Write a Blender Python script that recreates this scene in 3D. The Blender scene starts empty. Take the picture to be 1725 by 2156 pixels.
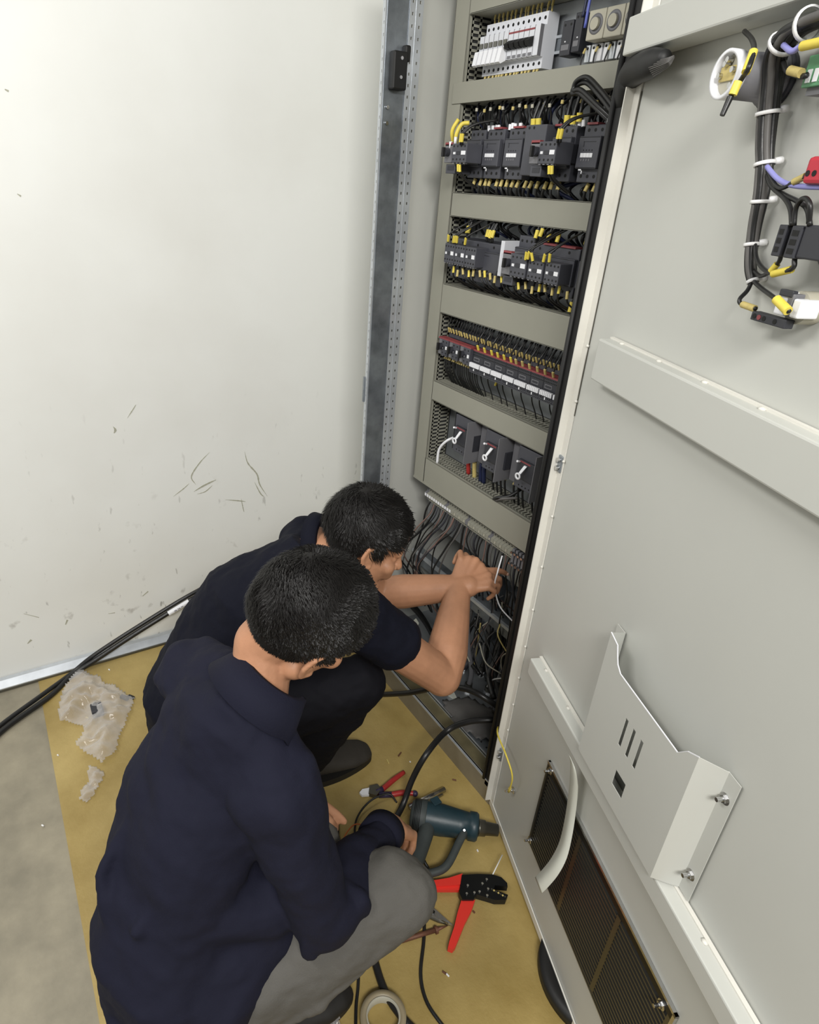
import bpy, bmesh, math, random
from mathutils import Vector, Matrix, noise
random.seed(7)
S = bpy.context.scene
COL = S.collection
# ------------------------------------------------------------------ camera
YAW, PITCH, ROLL, FPX, DTH, PPX, PPY = 0.556884752, 0.477535535, -0.0571711678, 1338.2295, 0.374100211, -83.7362, -4.708
W_, H_ = 1725.0, 2156.0
_f = Vector((-math.cos(YAW)*math.cos(PITCH), math.sin(YAW)*math.cos(PITCH), -math.sin(PITCH)))
_r = Vector((math.sin(YAW), math.cos(YAW), 0))
_d = _f.cross(_r)
RIGHT = _r*math.cos(ROLL) + _d*math.sin(ROLL)
DOWN = -_r*math.sin(ROLL) + _d*math.cos(ROLL)
FWD = _f
CAM = Vector((0, -1.00158636, 1.6))
cam = bpy.data.cameras.new('camera'); camo = bpy.data.objects.new('camera', cam); COL.objects.link(camo)
M = Matrix((( RIGHT.x, -DOWN.x, -FWD.x, CAM.x), (RIGHT.y, -DOWN.y, -FWD.y, CAM.y), (RIGHT.z, -DOWN.z, -FWD.z, CAM.z), (0, 0, 0, 1)))
camo.matrix_world = M
cam.sensor_fit = 'HORIZONTAL'; cam.sensor_width = 36; cam.lens = FPX*36/W_
cam.shift_x = -PPX/W_; cam.shift_y = PPY/W_
cam.clip_start = 0.02; cam.clip_end = 50
S.camera = camo
# ------------------------------------------------------------------ light, world, exposure
wd = bpy.data.worlds.new('room_ambient'); S.world = wd; wd.use_nodes = True
wd.node_tree.nodes['Background'].inputs[0].default_value = (0.95, 0.98, 1.0, 1)
wd.node_tree.nodes['Background'].inputs[1].default_value = 0.20
def area(name, loc, target, sx, sy, power, color=(1, .98, .94)):
    l = bpy.data.lights.new(name, 'AREA'); l.shape = 'RECTANGLE'; l.size = sx; l.size_y = sy; l.energy = power; l.color = color
    o = bpy.data.objects.new(name, l); COL.objects.link(o); o.location = loc
    o.rotation_euler = (Vector(target)-Vector(loc)).to_track_quat('-Z', 'Y').to_euler()
    return o
area('ceiling_light', (1.25, -1.45, 2.75), (-0.9, -0.5, 0.6), 1.2, 0.5, 62)
area('ceiling_light', (-0.95, -2.1, 2.8), (-1.0, -0.6, 0.4), 1.2, 0.3, 26)
S.view_settings.view_transform = 'Standard'; S.view_settings.look = 'None'
S.view_settings.gamma = 1; S.view_settings.exposure = 0.32; S.view_settings.use_curve_mapping = False

# ------------------------------------------------------------------ rays of the photograph, used to place things on their real planes
def ray(x, y): return RIGHT*((x-W_/2-PPX)/FPX) + DOWN*((y-H_/2-PPY)/FPX) + FWD
def onY(x, y, Y): d = ray(x, y); return CAM + d*((Y-CAM.y)/d.y)
def onX(x, y, X): d = ray(x, y); return CAM + d*((X-CAM.x)/d.x)
def onZ(x, y, Z): d = ray(x, y); return CAM + d*((Z-CAM.z)/d.z)
DU = Vector((math.cos(DTH), -math.sin(DTH), 0)); DN = Vector((-math.sin(DTH), -math.cos(DTH), 0)); D0 = Vector((-.857, 0, 0))
def dw(u, d, z): return D0 + DU*u + DN*d + Vector((0, 0, z))
def onD(x, y, d=0): r = ray(x, y); return CAM + r*(((D0-CAM).dot(DN)+d)/r.dot(DN))
DOORM = Matrix(((DU.x, DN.x, 0, D0.x), (DU.y, DN.y, 0, D0.y), (0, 0, 1, 0), (0, 0, 0, 1)))

# ------------------------------------------------------------------ materials
def mat(name, col, rough=.5, metal=0, var=0, vs=8, bump=0, bs=60, spec=.5, col2=None, trans=0, alpha=1, emis=None):
    m = bpy.data.materials.new(name); m.use_nodes = True; nt = m.node_tree; N = nt.nodes; L = nt.links
    b = N['Principled BSDF']
    b.inputs['Base Color'].default_value = (*col, 1); b.inputs['Roughness'].default_value = rough
    b.inputs['Metallic'].default_value = metal; b.inputs['Specular IOR Level'].default_value = spec
    b.inputs['Transmission Weight'].default_value = trans; b.inputs['Alpha'].default_value = alpha
    tc = N.new('ShaderNodeTexCoord')
    if var or col2:
        n = N.new('ShaderNodeTexNoise'); n.inputs['Scale'].default_value = vs; n.inputs['Detail'].default_value = 6; n.inputs['Roughness'].default_value = .6
        L.new(tc.outputs['Object'], n.inputs['Vector'])
        r = N.new('ShaderNodeValToRGB'); r.color_ramp.elements[0].position = .32; r.color_ramp.elements[1].position = .68
        c2 = col2 if col2 else tuple(min(1, c*(1+var)) for c in col); c1 = col if col2 else tuple(c*(1-var) for c in col)
        r.color_ramp.elements[0].color = (*c1, 1); r.color_ramp.elements[1].color = (*c2, 1)
        L.new(n.outputs['Fac'], r.inputs['Fac']); L.new(r.outputs['Color'], b.inputs['Base Color'])
    if bump:
        n2 = N.new('ShaderNodeTexNoise'); n2.inputs['Scale'].default_value = bs; n2.inputs['Detail'].default_value = 4
        L.new(tc.outputs['Object'], n2.inputs['Vector'])
        bp = N.new('ShaderNodeBump'); bp.inputs['Strength'].default_value = bump; bp.inputs['Distance'].default_value = .01
        L.new(n2.outputs['Fac'], bp.inputs['Height']); L.new(bp.outputs['Normal'], b.inputs['Normal'])
    return m
def s2l(r, g, b): return tuple(((c/255)/12.92 if c/255 <= .04045 else ((c/255+.055)/1.055)**2.4) for c in (r, g, b))
MT = dict(
 cab=mat('off_white_paint', s2l(192, 193, 187), .45, var=.02, vs=3),
 cabedge=mat('pale_paint', s2l(218, 216, 208), .4, var=.03, vs=10),
 duct=mat('grey_duct_plastic', s2l(147, 146, 134), .5, var=.03, vs=6),
 ductin=mat('duct_inner_plastic', s2l(140, 139, 129), .6),
 plate=mat('galvanised_plate', s2l(150, 154, 158), .38, .6, var=.12, vs=9),
 galv=mat('galvanised_steel', s2l(140, 146, 152), .35, .7, var=.3, vs=14, bump=.1, bs=30),
 galvb=mat('bright_galvanised_steel', s2l(200, 205, 210), .32, .55, var=.1, vs=14),
 plinth=mat('scuffed_plinth_steel', s2l(150, 145, 132), .4, .45, var=.12, vs=12),
 ledge=mat('dull_yellowed_steel', s2l(120, 112, 84), .5, .3, var=.2, vs=16),
 steel=mat('bright_steel', s2l(205, 205, 205), .22, 1, var=.06, vs=40),
 dsteel=mat('dark_steel', s2l(110, 108, 100), .35, .9),
 black=mat('black_rubber', (.009, .009, .009), .55),
 cable=mat('black_cable_sheath', (.012, .012, .012), .38, bump=.05, bs=80),
 gcable=mat('grey_cable_sheath', s2l(92, 90, 88), .5, var=.1, vs=30),
 pink=mat('reddish_grey_insulation', s2l(120, 96, 88), .5, var=.2, vs=60),
 dark=mat('dark_inside', (.02, .02, .02), .8),
 dev=mat('dark_grey_device_plastic', s2l(72, 73, 80), .5, var=.04, vs=20),
 dev2=mat('darker_device_plastic', s2l(48, 49, 55), .5),
 dev3=mat('mid_grey_device_plastic', s2l(112, 112, 116), .5, var=.03),
 hole=mat('terminal_hole', (.004, .004, .004), .7),
 white=mat('white_plastic', s2l(214, 216, 222), .45, var=.02),
 whitec=mat('clean_white_plastic', s2l(235, 236, 240), .4),
 beige=mat('beige_plastic', s2l(176, 172, 156), .5, var=.04, vs=30),
 red=mat('red_strip', s2l(138, 62, 66), .45),
 yellow=mat('yellow_marker', s2l(226, 206, 84), .5, var=.06, vs=90),
 yelld=mat('old_yellow_marker', s2l(196, 178, 112), .55, var=.12, vs=120),
 blue=mat('blue_insulation', s2l(92, 104, 190), .4),
 lilac=mat('lilac_insulation', s2l(150, 150, 215), .4),
 navyw=mat('navy_insulation', s2l(26, 34, 66), .45),
 tie=mat('white_cable_tie', s2l(238, 238, 238), .35),
 green=mat('green_terminal', s2l(92, 148, 108), .45),
 rred=mat('red_contact_block', s2l(186, 40, 58), .4),
 skin=mat('skin', s2l(178, 130, 100), .5, var=.13, vs=11, bump=.06, bs=120, spec=.35),
 navy=mat('navy_cloth', s2l(25, 26, 41), .85, var=.06, vs=5, bump=.12, bs=400, spec=.2),
 navy2=mat('dark_navy_knit', s2l(14, 16, 29), .85, var=.08, vs=5, bump=.12, bs=400, spec=.2),
 greyt=mat('grey_trouser_cloth', s2l(92, 90, 86), .85, var=.06, vs=6, bump=.15, bs=350, spec=.2),
 blackt=mat('black_trouser_cloth', s2l(14, 14, 20), .85, bump=.1, bs=300, spec=.2),
 hair=mat('dark_hair', (.008, .007, .0065), .5, spec=.3),
 shoe=mat('dark_suede', s2l(48, 44, 38), .8, var=.1, vs=30, bump=.1, bs=200),
 sole=mat('shoe_sole', s2l(24, 22, 20), .6),
 bosch=mat('dark_teal_plastic', s2l(30, 52, 60), .42, var=.12, vs=25, bump=.05),
 boschg=mat('worn_grey_rubber', s2l(58, 64, 64), .6, var=.12, vs=30),
 toolred=mat('bright_red_handle', s2l(226, 54, 44), .4),
 plred=mat('worn_red_handle', s2l(160, 44, 42), .4, var=.15, vs=40),
 plblue=mat('dark_purple_handle', s2l(52, 44, 72), .45),
 toolblk=mat('black_tool_steel', s2l(18, 20, 22), .35, .4),
 rust=mat('rusty_metal', s2l(112, 76, 58), .6, .3, var=.25, vs=40),
 paper=mat('pale_paper', s2l(206, 208, 198), .7, var=.02),
 tape=mat('grey_tape', s2l(150, 138, 112), .45, var=.05),
 copper=mat('copper_orange', s2l(190, 96, 40), .45),
)
def film(name, tint):
    m = bpy.data.materials.new(name); m.use_nodes = True; N = m.node_tree.nodes; L = m.node_tree.links
    out = N['Material Output']; b = N['Principled BSDF']; b.inputs['Base Color'].default_value = (*tint, 1); b.inputs['Roughness'].default_value = .12
    b.inputs['Specular IOR Level'].default_value = 1
    t = N.new('ShaderNodeBsdfTransparent'); t.inputs[0].default_value = (.96, .95, .94, 1); mx = N.new('ShaderNodeMixShader')
    lw = N.new('ShaderNodeLayerWeight'); lw.inputs['Blend'].default_value = .35
    mp = N.new('ShaderNodeMapRange'); mp.inputs['To Min'].default_value = .10; mp.inputs['To Max'].default_value = .6
    L.new(lw.outputs['Facing'], mp.inputs['Value']); L.new(mp.outputs['Result'], mx.inputs['Fac'])
    L.new(t.outputs[0], mx.inputs[1]); L.new(b.outputs[0], mx.inputs[2]); L.new(mx.outputs[0], out.inputs['Surface'])
    return m
MT['film'] = film('clear_plastic_film', (.85, .84, .84))
def wallmat():
    m = mat('painted_wall', s2l(238, 239, 234), .55); N = m.node_tree.nodes; L = m.node_tree.links; b = N['Principled BSDF']
    tc = N.new('ShaderNodeTexCoord')
    base = N.new('ShaderNodeRGB'); base.outputs[0].default_value = (*s2l(240, 241, 237), 1)
    prev = base.outputs[0]
    def layer(scale, p0, p1, col, fac, det=8, stretch=None, zlim=None):
        nonlocal prev
        n = N.new('ShaderNodeTexNoise'); n.inputs['Scale'].default_value = scale; n.inputs['Detail'].default_value = det
        if stretch:
            mp = N.new('ShaderNodeMapping'); mp.inputs['Scale'].default_value = stretch; L.new(tc.outputs['Object'], mp.inputs['Vector']); L.new(mp.outputs[0], n.inputs['Vector'])
        else: L.new(tc.outputs['Object'], n.inputs['Vector'])
        r = N.new('ShaderNodeMapRange'); r.inputs['From Min'].default_value = p0; r.inputs['From Max'].default_value = p1; r.inputs['To Max'].default_value = fac
        L.new(n.outputs['Fac'], r.inputs['Value']); f = r.outputs['Result']
        if zlim:
            sp = N.new('ShaderNodeSeparateXYZ'); L.new(tc.outputs['Object'], sp.inputs[0])
            zr = N.new('ShaderNodeMapRange'); zr.inputs['From Min'].default_value = zlim[0]; zr.inputs['From Max'].default_value = zlim[1]; zr.inputs['To Min'].default_value = 1; zr.inputs['To Max'].default_value = 0
            L.new(sp.outputs['Z'], zr.inputs['Value']); mu = N.new('ShaderNodeMath'); mu.operation = 'MULTIPLY'; L.new(f, mu.inputs[0]); L.new(zr.outputs[0], mu.inputs[1]); f = mu.outputs[0]
        mx = N.new('ShaderNodeMixRGB'); mx.inputs['Color2'].default_value = (*col, 1); L.new(prev, mx.inputs['Color1']); L.new(f, mx.inputs['Fac']); prev = mx.outputs[0]
    layer(2.2, .45, .75, s2l(214, 212, 204), .3)
    layer(16, .66, .74, s2l(120, 112, 98), .5, zlim=(0.05, .75))
    layer(45, .69, .75, s2l(90, 84, 70), .55, det=3, stretch=(1, 1, .35), zlim=(0.1, 1.0))
    L.new(prev, b.inputs['Base Color'])
    return m
MT['wall'] = wallmat()
MT['floor'] = mat('worn_grey_concrete', s2l(128, 122, 106), .45, var=0, vs=7, col2=s2l(158, 150, 130), bump=.1, bs=40)
MT['sheet'] = mat('ochre_vinyl', s2l(146, 124, 68), .42, vs=3.2, col2=s2l(182, 160, 102), bump=.12, bs=150)
MT['scuff'] = mat('scuff_marks', s2l(176, 175, 158), .8)

# ------------------------------------------------------------------ mesh builder
class MB:
    def __init__(s, M=None): s.v = []; s.f = []; s.mi = []; s.mats = []; s.sm = []; s.M = M
    def _m(s, m):
        if m not in s.mats: s.mats.append(m)
        return s.mats.index(m)
    def add(s, vs, fs, m, smooth=False):
        o = len(s.v); k = s._m(m)
        for p in vs:
            p = Vector(p); s.v.append(s.M @ p if s.M else p)
        for f in fs: s.f.append([o+i for i in f]); s.mi.append(k); s.sm.append(smooth)
        return s
    def box(s, x0, x1, y0, y1, z0, z1, m, b=0):
        x0, x1 = sorted((x0, x1)); y0, y1 = sorted((y0, y1)); z0, z1 = sorted((z0, z1))
        if b <= 0:
            vs = [(x, y, z) for x in (x0, x1) for y in (y0, y1) for z in (z0, z1)]
            return s.add(vs, [(0, 1, 3, 2), (4, 6, 7, 5), (0, 4, 5, 1), (2, 3, 7, 6), (0, 2, 6, 4), (1, 5, 7, 3)], m)
        bm = bmesh.new(); bmesh.ops.create_cube(bm, size=1)
        for v in bm.verts: v.co = Vector(((x0+x1)/2+v.co.x*(x1-x0), (y0+y1)/2+v.co.y*(y1-y0), (z0+z1)/2+v.co.z*(z1-z0)))
        bmesh.ops.bevel(bm, geom=bm.edges[:], offset=b, segments=2, affect='EDGES', profile=.5)
        return s.bm(bm, m)
    def bm(s, bm, m, smooth=False):
        bm.verts.index_update(); s.add([v.co.copy() for v in bm.verts], [[v.index for v in f.verts] for f in bm.faces], m, smooth); bm.free(); return s
    def rings(s, rings, m, cap=True, smooth=True):
        n = len(rings[0]); vs = [p for r in rings for p in r]; fs = []
        for i in range(len(rings)-1):
            for j in range(n): fs.append((i*n+j, i*n+(j+1) % n, (i+1)*n+(j+1) % n, (i+1)*n+j))
        if cap: fs.append(list(range(n))[::-1]); fs.append([(len(rings)-1)*n+j for j in range(n)])
        return s.add(vs, fs, m, smooth)
    def cyl(s, p1, p2, r, m, n=12, r2=None, smooth=True):
        p1 = Vector(p1); p2 = Vector(p2); r2 = r if r2 is None else r2
        a = (p2-p1).normalized(); x = a.orthogonal().normalized(); y = a.cross(x)
        ring = lambda c, q: [c+x*q*math.cos(2*math.pi*i/n)+y*q*math.sin(2*math.pi*i/n) for i in range(n)]
        s.rings([ring(p1, r), ring(p2, r2)], m, False, smooth)
        s.add(ring(p1, r), [list(range(n))[::-1]], m); s.add(ring(p2, r2), [list(range(n))], m)
        return s
    def ring(s, c, ax, r0, r1, h, m, n=28, a0=0, a1=2*math.pi):
        c = Vector(c); a = Vector(ax).normalized(); x = a.orthogonal().normalized(); y = a.cross(x); R = []
        for (r, t) in ((r0, 0), (r1, 0), (r1, h), (r0, h), (r0, 0)):
            R.append([c+a*t+x*r*math.cos(a0+(a1-a0)*i/n)+y*r*math.sin(a0+(a1-a0)*i/n) for i in range(n)])
        return s.rings(R, m, False, True)
    def tube(s, pts, r, m, n=8, k=6):
        P = catmull([Vector(p) for p in pts], k); rr = r if callable(r) else (lambda t: r)
        R = []; x = None
        for i, p in enumerate(P):
            t = (P[min(i+1, len(P)-1)]-P[max(i-1, 0)]).normalized()
            x = t.orthogonal().normalized() if x is None else (x - t*x.dot(t)).normalized()
            y = t.cross(x); q = rr(i/(len(P)-1))
            R.append([p+x*q*math.cos(2*math.pi*j/n)+y*q*math.sin(2*math.pi*j/n) for j in range(n)])
        return s.rings(R, m)
    def prism(s, poly, ax, h, m, smooth=False):     # polygon of 3D points pushed along vector ax*h
        P = [Vector(p) for p in poly]; d = Vector(ax).normalized()*h; n = len(P)
        vs = P+[p+d for p in P]; fs = [list(range(n))[::-1], [n+i for i in range(n)]]+[(i, (i+1) % n, n+(i+1) % n, n+i) for i in range(n)]
        return s.add(vs, fs, m, smooth)
    def ball(s, c, r, m, sub=2, sc=(1, 1, 1)):
        bm = bmesh.new(); bmesh.ops.create_icosphere(bm, subdivisions=sub, radius=r)
        for v in bm.verts: v.co = Vector(c)+Vector((v.co.x*sc[0], v.co.y*sc[1], v.co.z*sc[2]))
        return s.bm(bm, m, True)
    def build(s, name, parent=None, label=None, cat=None, group=None, kind=None, fix=True):
        me = bpy.data.meshes.new(name); me.from_pydata([tuple(v) for v in s.v], [], s.f)
        for m in s.mats: me.materials.append(MT[m])
        me.polygons.foreach_set('material_index', s.mi); me.polygons.foreach_set('use_smooth', s.sm); me.update()
        if fix:
            b = bmesh.new(); b.from_mesh(me); bmesh.ops.recalc_face_normals(b, faces=b.faces[:]); b.to_mesh(me); b.free()
        o = bpy.data.objects.new(name, me); COL.objects.link(o)
        if parent:
            o.parent = parent; o.matrix_parent_inverse = Matrix.Translation(-root_loc(parent))
        return tag(o, label, cat, group, kind)
def root_loc(o):
    return (root_loc(o.parent)+o.matrix_parent_inverse.translation+o.location) if o.parent else o.location.copy()
def tag(o, label=None, cat=None, group=None, kind=None):
    if label: o['label'] = label
    if cat: o['category'] = cat
    if group: o['group'] = group
    if kind: o['kind'] = kind
    return o
def empty(name, loc, label=None, cat=None, group=None):
    o = bpy.data.objects.new(name, None); COL.objects.link(o); o.location = loc; o.empty_display_size = .05
    return tag(o, label, cat, group)
def catmull(P, k):
    if len(P) < 3: return P
    Q = [P[0]*2-P[1]]+P+[P[-1]*2-P[-2]]; out = []
    for i in range(1, len(Q)-2):
        a, b, c, d = Q[i-1:i+3]
        for j in range(k):
            t = j/k; out.append(.5*((2*b)+(c-a)*t+(2*a-5*b+4*c-d)*t*t+(3*b-a-3*c+d)*t*t*t))
    return out+[P[-1]]
def text_mesh(name, body, size, Mx, m, parent, depth=.0003):
    c = bpy.data.curves.new(name, 'FONT'); c.body = body; c.size = size; c.extrude = depth; c.align_x = 'CENTER'; c.align_y = 'CENTER'; c.resolution_u = 2
    t = bpy.data.objects.new(name, c); COL.objects.link(t); dg = bpy.context.evaluated_depsgraph_get()
    me = bpy.data.meshes.new_from_object(t.evaluated_get(dg)); bpy.data.objects.remove(t); me.transform(Mx); me.materials.clear(); me.materials.append(MT[m])
    o = bpy.data.objects.new(name, me); COL.objects.link(o); o.parent = parent; o.matrix_parent_inverse = Matrix.Translation(-root_loc(parent)); return o
def frame(o, x, y):    # matrix with local x, y directions at origin o
    x = Vector(x).normalized(); z = x.cross(Vector(y)).normalized(); y = z.cross(x)
    return Matrix(((x.x, y.x, z.x, o[0]), (x.y, y.y, z.y, o[1]), (x.z, y.z, z.z, o[2]), (0, 0, 0, 1)))
# ------------------------------------------------------------------ setting
MB().box(-2.2, 1.6, -3.4, .7, -.06, 0, 'floor').build('floor', kind='structure')
MB().box(-2.15, -2.03, -3.4, .7, 0, 2.9, 'wall').build('wall_left', kind='structure')
MB().box(-2.03, 1.6, .58, .7, 0, 2.9, 'wall').build('wall_back', kind='structure')
b = MB(); b.box(-2.028, 1.0, -1.073, .56, .0005, .003, 'sheet')
b.build('floor_sheet', label='ochre yellow vinyl sheet covering the floor under the two workers', cat='floor covering')
# galvanised channel along the foot of the wall
b = MB(); b.prism([(-2.027, -2.6, .003), (-1.995, -2.6, .003), (-1.995, -2.6, .012), (-2.015, -2.6, .03), (-2.027, -2.6, .034)], (0, 1, 0), 3.0, 'galvb')
b.box(-1.996, -1.99, -2.6, .4, .003, .01, 'dsteel'); b.build('baseboard_left', kind='structure')
# scuff marks: thin dry smears on the wall paint
def scuff(pts, w):
    b = MB()
    P = catmull([onX(x, y, -2.0299) for x, y in pts], 5); n = len(P)
    for i in range(n-1):
        d = (P[i+1]-P[i]).normalized(); s = Vector((0, -d.z, d.y)); t0 = math.sin(math.pi*(i+.3)/(n+.3)); t1 = math.sin(math.pi*(i+1.3)/(n+.3))
        q = w*(.6+.8*random.random()); b.prism([P[i]-s*q*t0, P[i]+s*q*t0, P[i+1]+s*w*t1, P[i+1]-s*w*t1], (1, 0, 0), .0006, 'scuff')
    return b.v, b.f
sm = MB()
for pts, w in [([(441, 952), (420, 975), (403, 1003), (412, 1020)], .003), ([(515, 950), (522, 975), (541, 998), (547, 1020), (563, 1045)], .0035), ([(408, 1035), (430, 1022), (455, 1010)], .004),
               ([(365, 1045), (385, 1030), (398, 1018)], .002), ([(474, 1052), (500, 1054), (517, 1056)], .0025), ([(508, 1050), (511, 1066), (514, 1078)], .002), ([(536, 1015), (548, 1038), (556, 1046)], .003),
               ([(415, 1040), (432, 1035), (447, 1022)], .002), ([(268, 880), (280, 862), (286, 852)], .002), ([(238, 898), (243, 905), (240, 912)], .004), ([(36, 408), (44, 413)], .003), ([(10, 188), (18, 192)], .003),
               ([(138, 1315), (142, 1305)], .004), ([(300, 1255), (312, 1245)], .003), ([(50, 1292), (82, 1300)], .0015), ([(228, 1292), (242, 1290)], .002), ([(58, 1355), (66, 1347)], .005)]:
    v, f = scuff(pts, w*.8); sm.add(v, f, 'scuff')
tag(sm.build('scuff_marks'), kind='stuff', label='grey brown scuff smears on the white wall', cat='marks')

# ------------------------------------------------------------------ cabinet
XL, XR, ZT = -1.665, -.862, 2.12
cabo = empty('control_cabinet', ((XL+XR)/2, .25, 0), 'open off-white electrical control cabinet with its door swung wide to the right', 'cabinet')
MB().box(XL-.004, XL, .0, .53, .0, ZT, 'cab').build('side_panel', cabo)
MB().box(XR+.004, XR+.008, .012, .53, .0, ZT, 'cab').build('side_panel', cabo)
b = MB(); b.box(XL, XR, .50, .503, .05, ZT, 'plate'); b.build('back_panel', cabo, label='galvanised back panel')
MB().box(XL, XR, .0, .53, ZT, ZT+.02, 'cab').build('top_panel', cabo)
MB().box(XL, XL+.003, .10, .5, .02, ZT, 'cab').build('side_lining', cabo)
# front left corner post, perforated galvanised profile (holes on the outer flange and on the two inner faces)
def holes_strip(b, p0, ex, ez, w, z0, z1, pitch, hr, m, off=0, th=.0015, nrm=None):
    # flat strip of width w with real diamond-cut holes: frame pieces around square openings
    ex = Vector(ex).normalized(); z = z0; h = hr
    def quad(a0, a1, c0, c1): b.prism([p0+ex*a0+Vector((0, 0, c0)), p0+ex*a1+Vector((0, 0, c0)), p0+ex*a1+Vector((0, 0, c1)), p0+ex*a0+Vector((0, 0, c1))], nrm, th, m)
    cx = w/2+off
    quad(0, cx-h, z0, z1); quad(cx+h, w, z0, z1)
    z += pitch/2
    zz = z0
    while z < z1:
        quad(cx-h, cx+h, zz, z-h*1.5); zz = z+h*1.5; z += pitch
    quad(cx-h, cx+h, zz, z1)
b = MB(); z0, z1 = .06, ZT
holes_strip(b, Vector((XL-.012, -.002, 0)), (1, .0, 0), None, .018, z0, z1, .025, .0022, 'galvb', nrm=(0, 1, 0))
b.box(XL+.005, XL+.0075, -.006, .012, z0, z1, 'galvb')
b.box(XL+.0075, XL+.009, -.001, .062, z0, z1, 'galv')
b.build('corner_post', cabo)
b = MB(); holes_strip(b, Vector((XL+.010, .062, 0)), (0, 1, 0), None, .018, z0, z1, .025, .0022, 'galvb', nrm=(1, 0, 0))
b.box(XL+.010, XL+.0125, .080, .082, z0, z1, 'galvb')
holes_strip(b, Vector((XL+.010, .082, 0)), (0, 1, 0), None, .020, z0, z1, .025, .0022, 'galvb', nrm=(1, 0, 0))
b.box(XL+.001, XL+.010, .0625, .102, z0, z1, 'dsteel')
b.build('perforated_flange', cabo)
for zc in (1.77, 1.735):   # screws in the post
    MB().cyl((XL+.0105, .012, zc), (XL+.014, .012, zc), .0045, 'steel').build('screw', cabo)
b = MB(); b.box(XL-.018, XL-.010, -.006, 0, .975, 1.055, 'galv'); b.build('bracket', cabo); 
# black hinge block at the post, with a white cord
b = MB(); p = Vector((XL+.012, .02, 1.86)); b.box(XL+.010, XL+.034, .010, .052, 1.808, 1.89, 'black', .004); b.box(XL+.010, XL+.03, .045, .062, 1.87, 1.905, 'black', .004)
hb = b.build('hinge_block', cabo)
for zc in (1.875, 1.835): MB().cyl((XL+.033, .032, zc), (XL+.037, .032, zc), .004, 'steel').build('screw', hb)
# right side: dark hinge post with rubber seal
b = MB(); b.box(XR-.030, XR+.004, .0, .05, .06, ZT, 'black'); b.build('door_seal_post', cabo, label='black sealing edge of the door opening')
b = MB(); b.tube([(XR-.034, -.002, .08), (XR-.034, -.002, ZT)], .005, 'black'); b.build('rubber_seal', cabo)
# base frame
b = MB(); b.box(XL, XR, .0, .010, .0, .082, 'plinth'); b.box(XL, XR, -.002, .004, .079, .083, 'galvb'); b.build('plinth', cabo)
b = MB(); b.box(XL, XR, .004, .062, .058, .062, 'ledge'); b.box(XL, XR, .004, .008, .058, .082, 'ledge'); b.build('base_ledge', cabo)
b = MB(); b.box(XL, XR, .062, .066, .062, .074, 'galvb'); b.box(XL, XR, .062, .10, .068, .072, 'galv')
for i in range(30): b.cyl((XL+.03+i*.025, .083, .0715), (XL+.03+i*.025, .083, .0727), .003, 'hole', 8)
b.box(XL, XR, .10, .52, .055, .059, 'plate'); b.build('gland_plate', cabo)
# cross rail low in the cabinet and the C rail above it
b = MB(); b.box(XL+.01, XR-.03, .235, .265, .335, .385, 'galv'); b.box(XL+.01, XR-.03, .225, .2355, .375, .386, 'galvb'); b.build('cable_rail', cabo)
b = MB(); b.box(XL+.01, XR-.03, .40, .44, .16, .19, 'galv'); b.build('depth_rail', cabo)
b = MB(); b.box(-1.42, -1.385, .44, .47, .07, .6, 'galv'); b.box(-1.20, -1.165, .44, .47, .07, .6, 'galv'); b.build('divider_strut', cabo)
# mounting plate
MB().box(-1.615, -.90, .25, .2535, .525, ZT-.03, 'plate').build('mounting_plate', cabo)

# ------------------------------------------------------------------ door
dr = MB(DOORM)
DW, DZ0, DZ1 = 1.14, .016, 2.02
dr.box(0, DW, -.024, -.022, DZ0, DZ1, 'cab')            # outer skin
dr.box(.004, DW-.004, -.003, -.001, DZ0+.004, DZ1-.004, 'cab')  # inner face
dr.box(0, .006, -.022, .0, DZ0, DZ1, 'cabedge'); dr.box(DW-.004, DW, -.022, .0, DZ0, DZ1, 'cab')
dr.box(0, DW, -.022, .0, DZ0, DZ0+.004, 'cabedge'); dr.box(0, DW, -.022, .0, DZ1-.004, DZ1, 'cab')
door = dr.build('door', cabo, label='off-white cabinet door, inner side')
b = MB(DOORM); b.box(.0, .003, -.001, .018, DZ0+.018, DZ1, 'cabedge'); b.box(.003, .021, -.0005, .0022, DZ0, DZ1, 'cabedge'); b.box(0, DW, .0, .003, DZ0, DZ0+.02, 'cabedge')
b.box(.0215, .0228, -.0005, .001, 1.2, 1.75, 'dsteel')
b.build('edge_flange', door)
for z in (.26, .33, .42, .51, .61, .72, .84, .97, 1.10, 1.23, 1.34): MB(DOORM).ball((.022, .003, z), .0035, 'cabedge', 1).build('weld_spot', door)
def rail(z0, z1, u0=.105, dd=.03):
    b = MB(DOORM); b.box(u0, DW-.02, .0, dd, z0, z1, 'cab', .003)
    b.box(u0, DW-.02, .001, .008, z1, z1+.003, 'cabedge')
    for i in range(6): b.ball((u0+.045+i*.115, .010, z1+.001), .005, 'cabedge', 1, (1.3, 1, .5))
    return b.build('stiffening_rail', door)
rail(1.300, 1.373); rail(.604, .648)
rail(1.792, 1.842, .028, .05)
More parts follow.
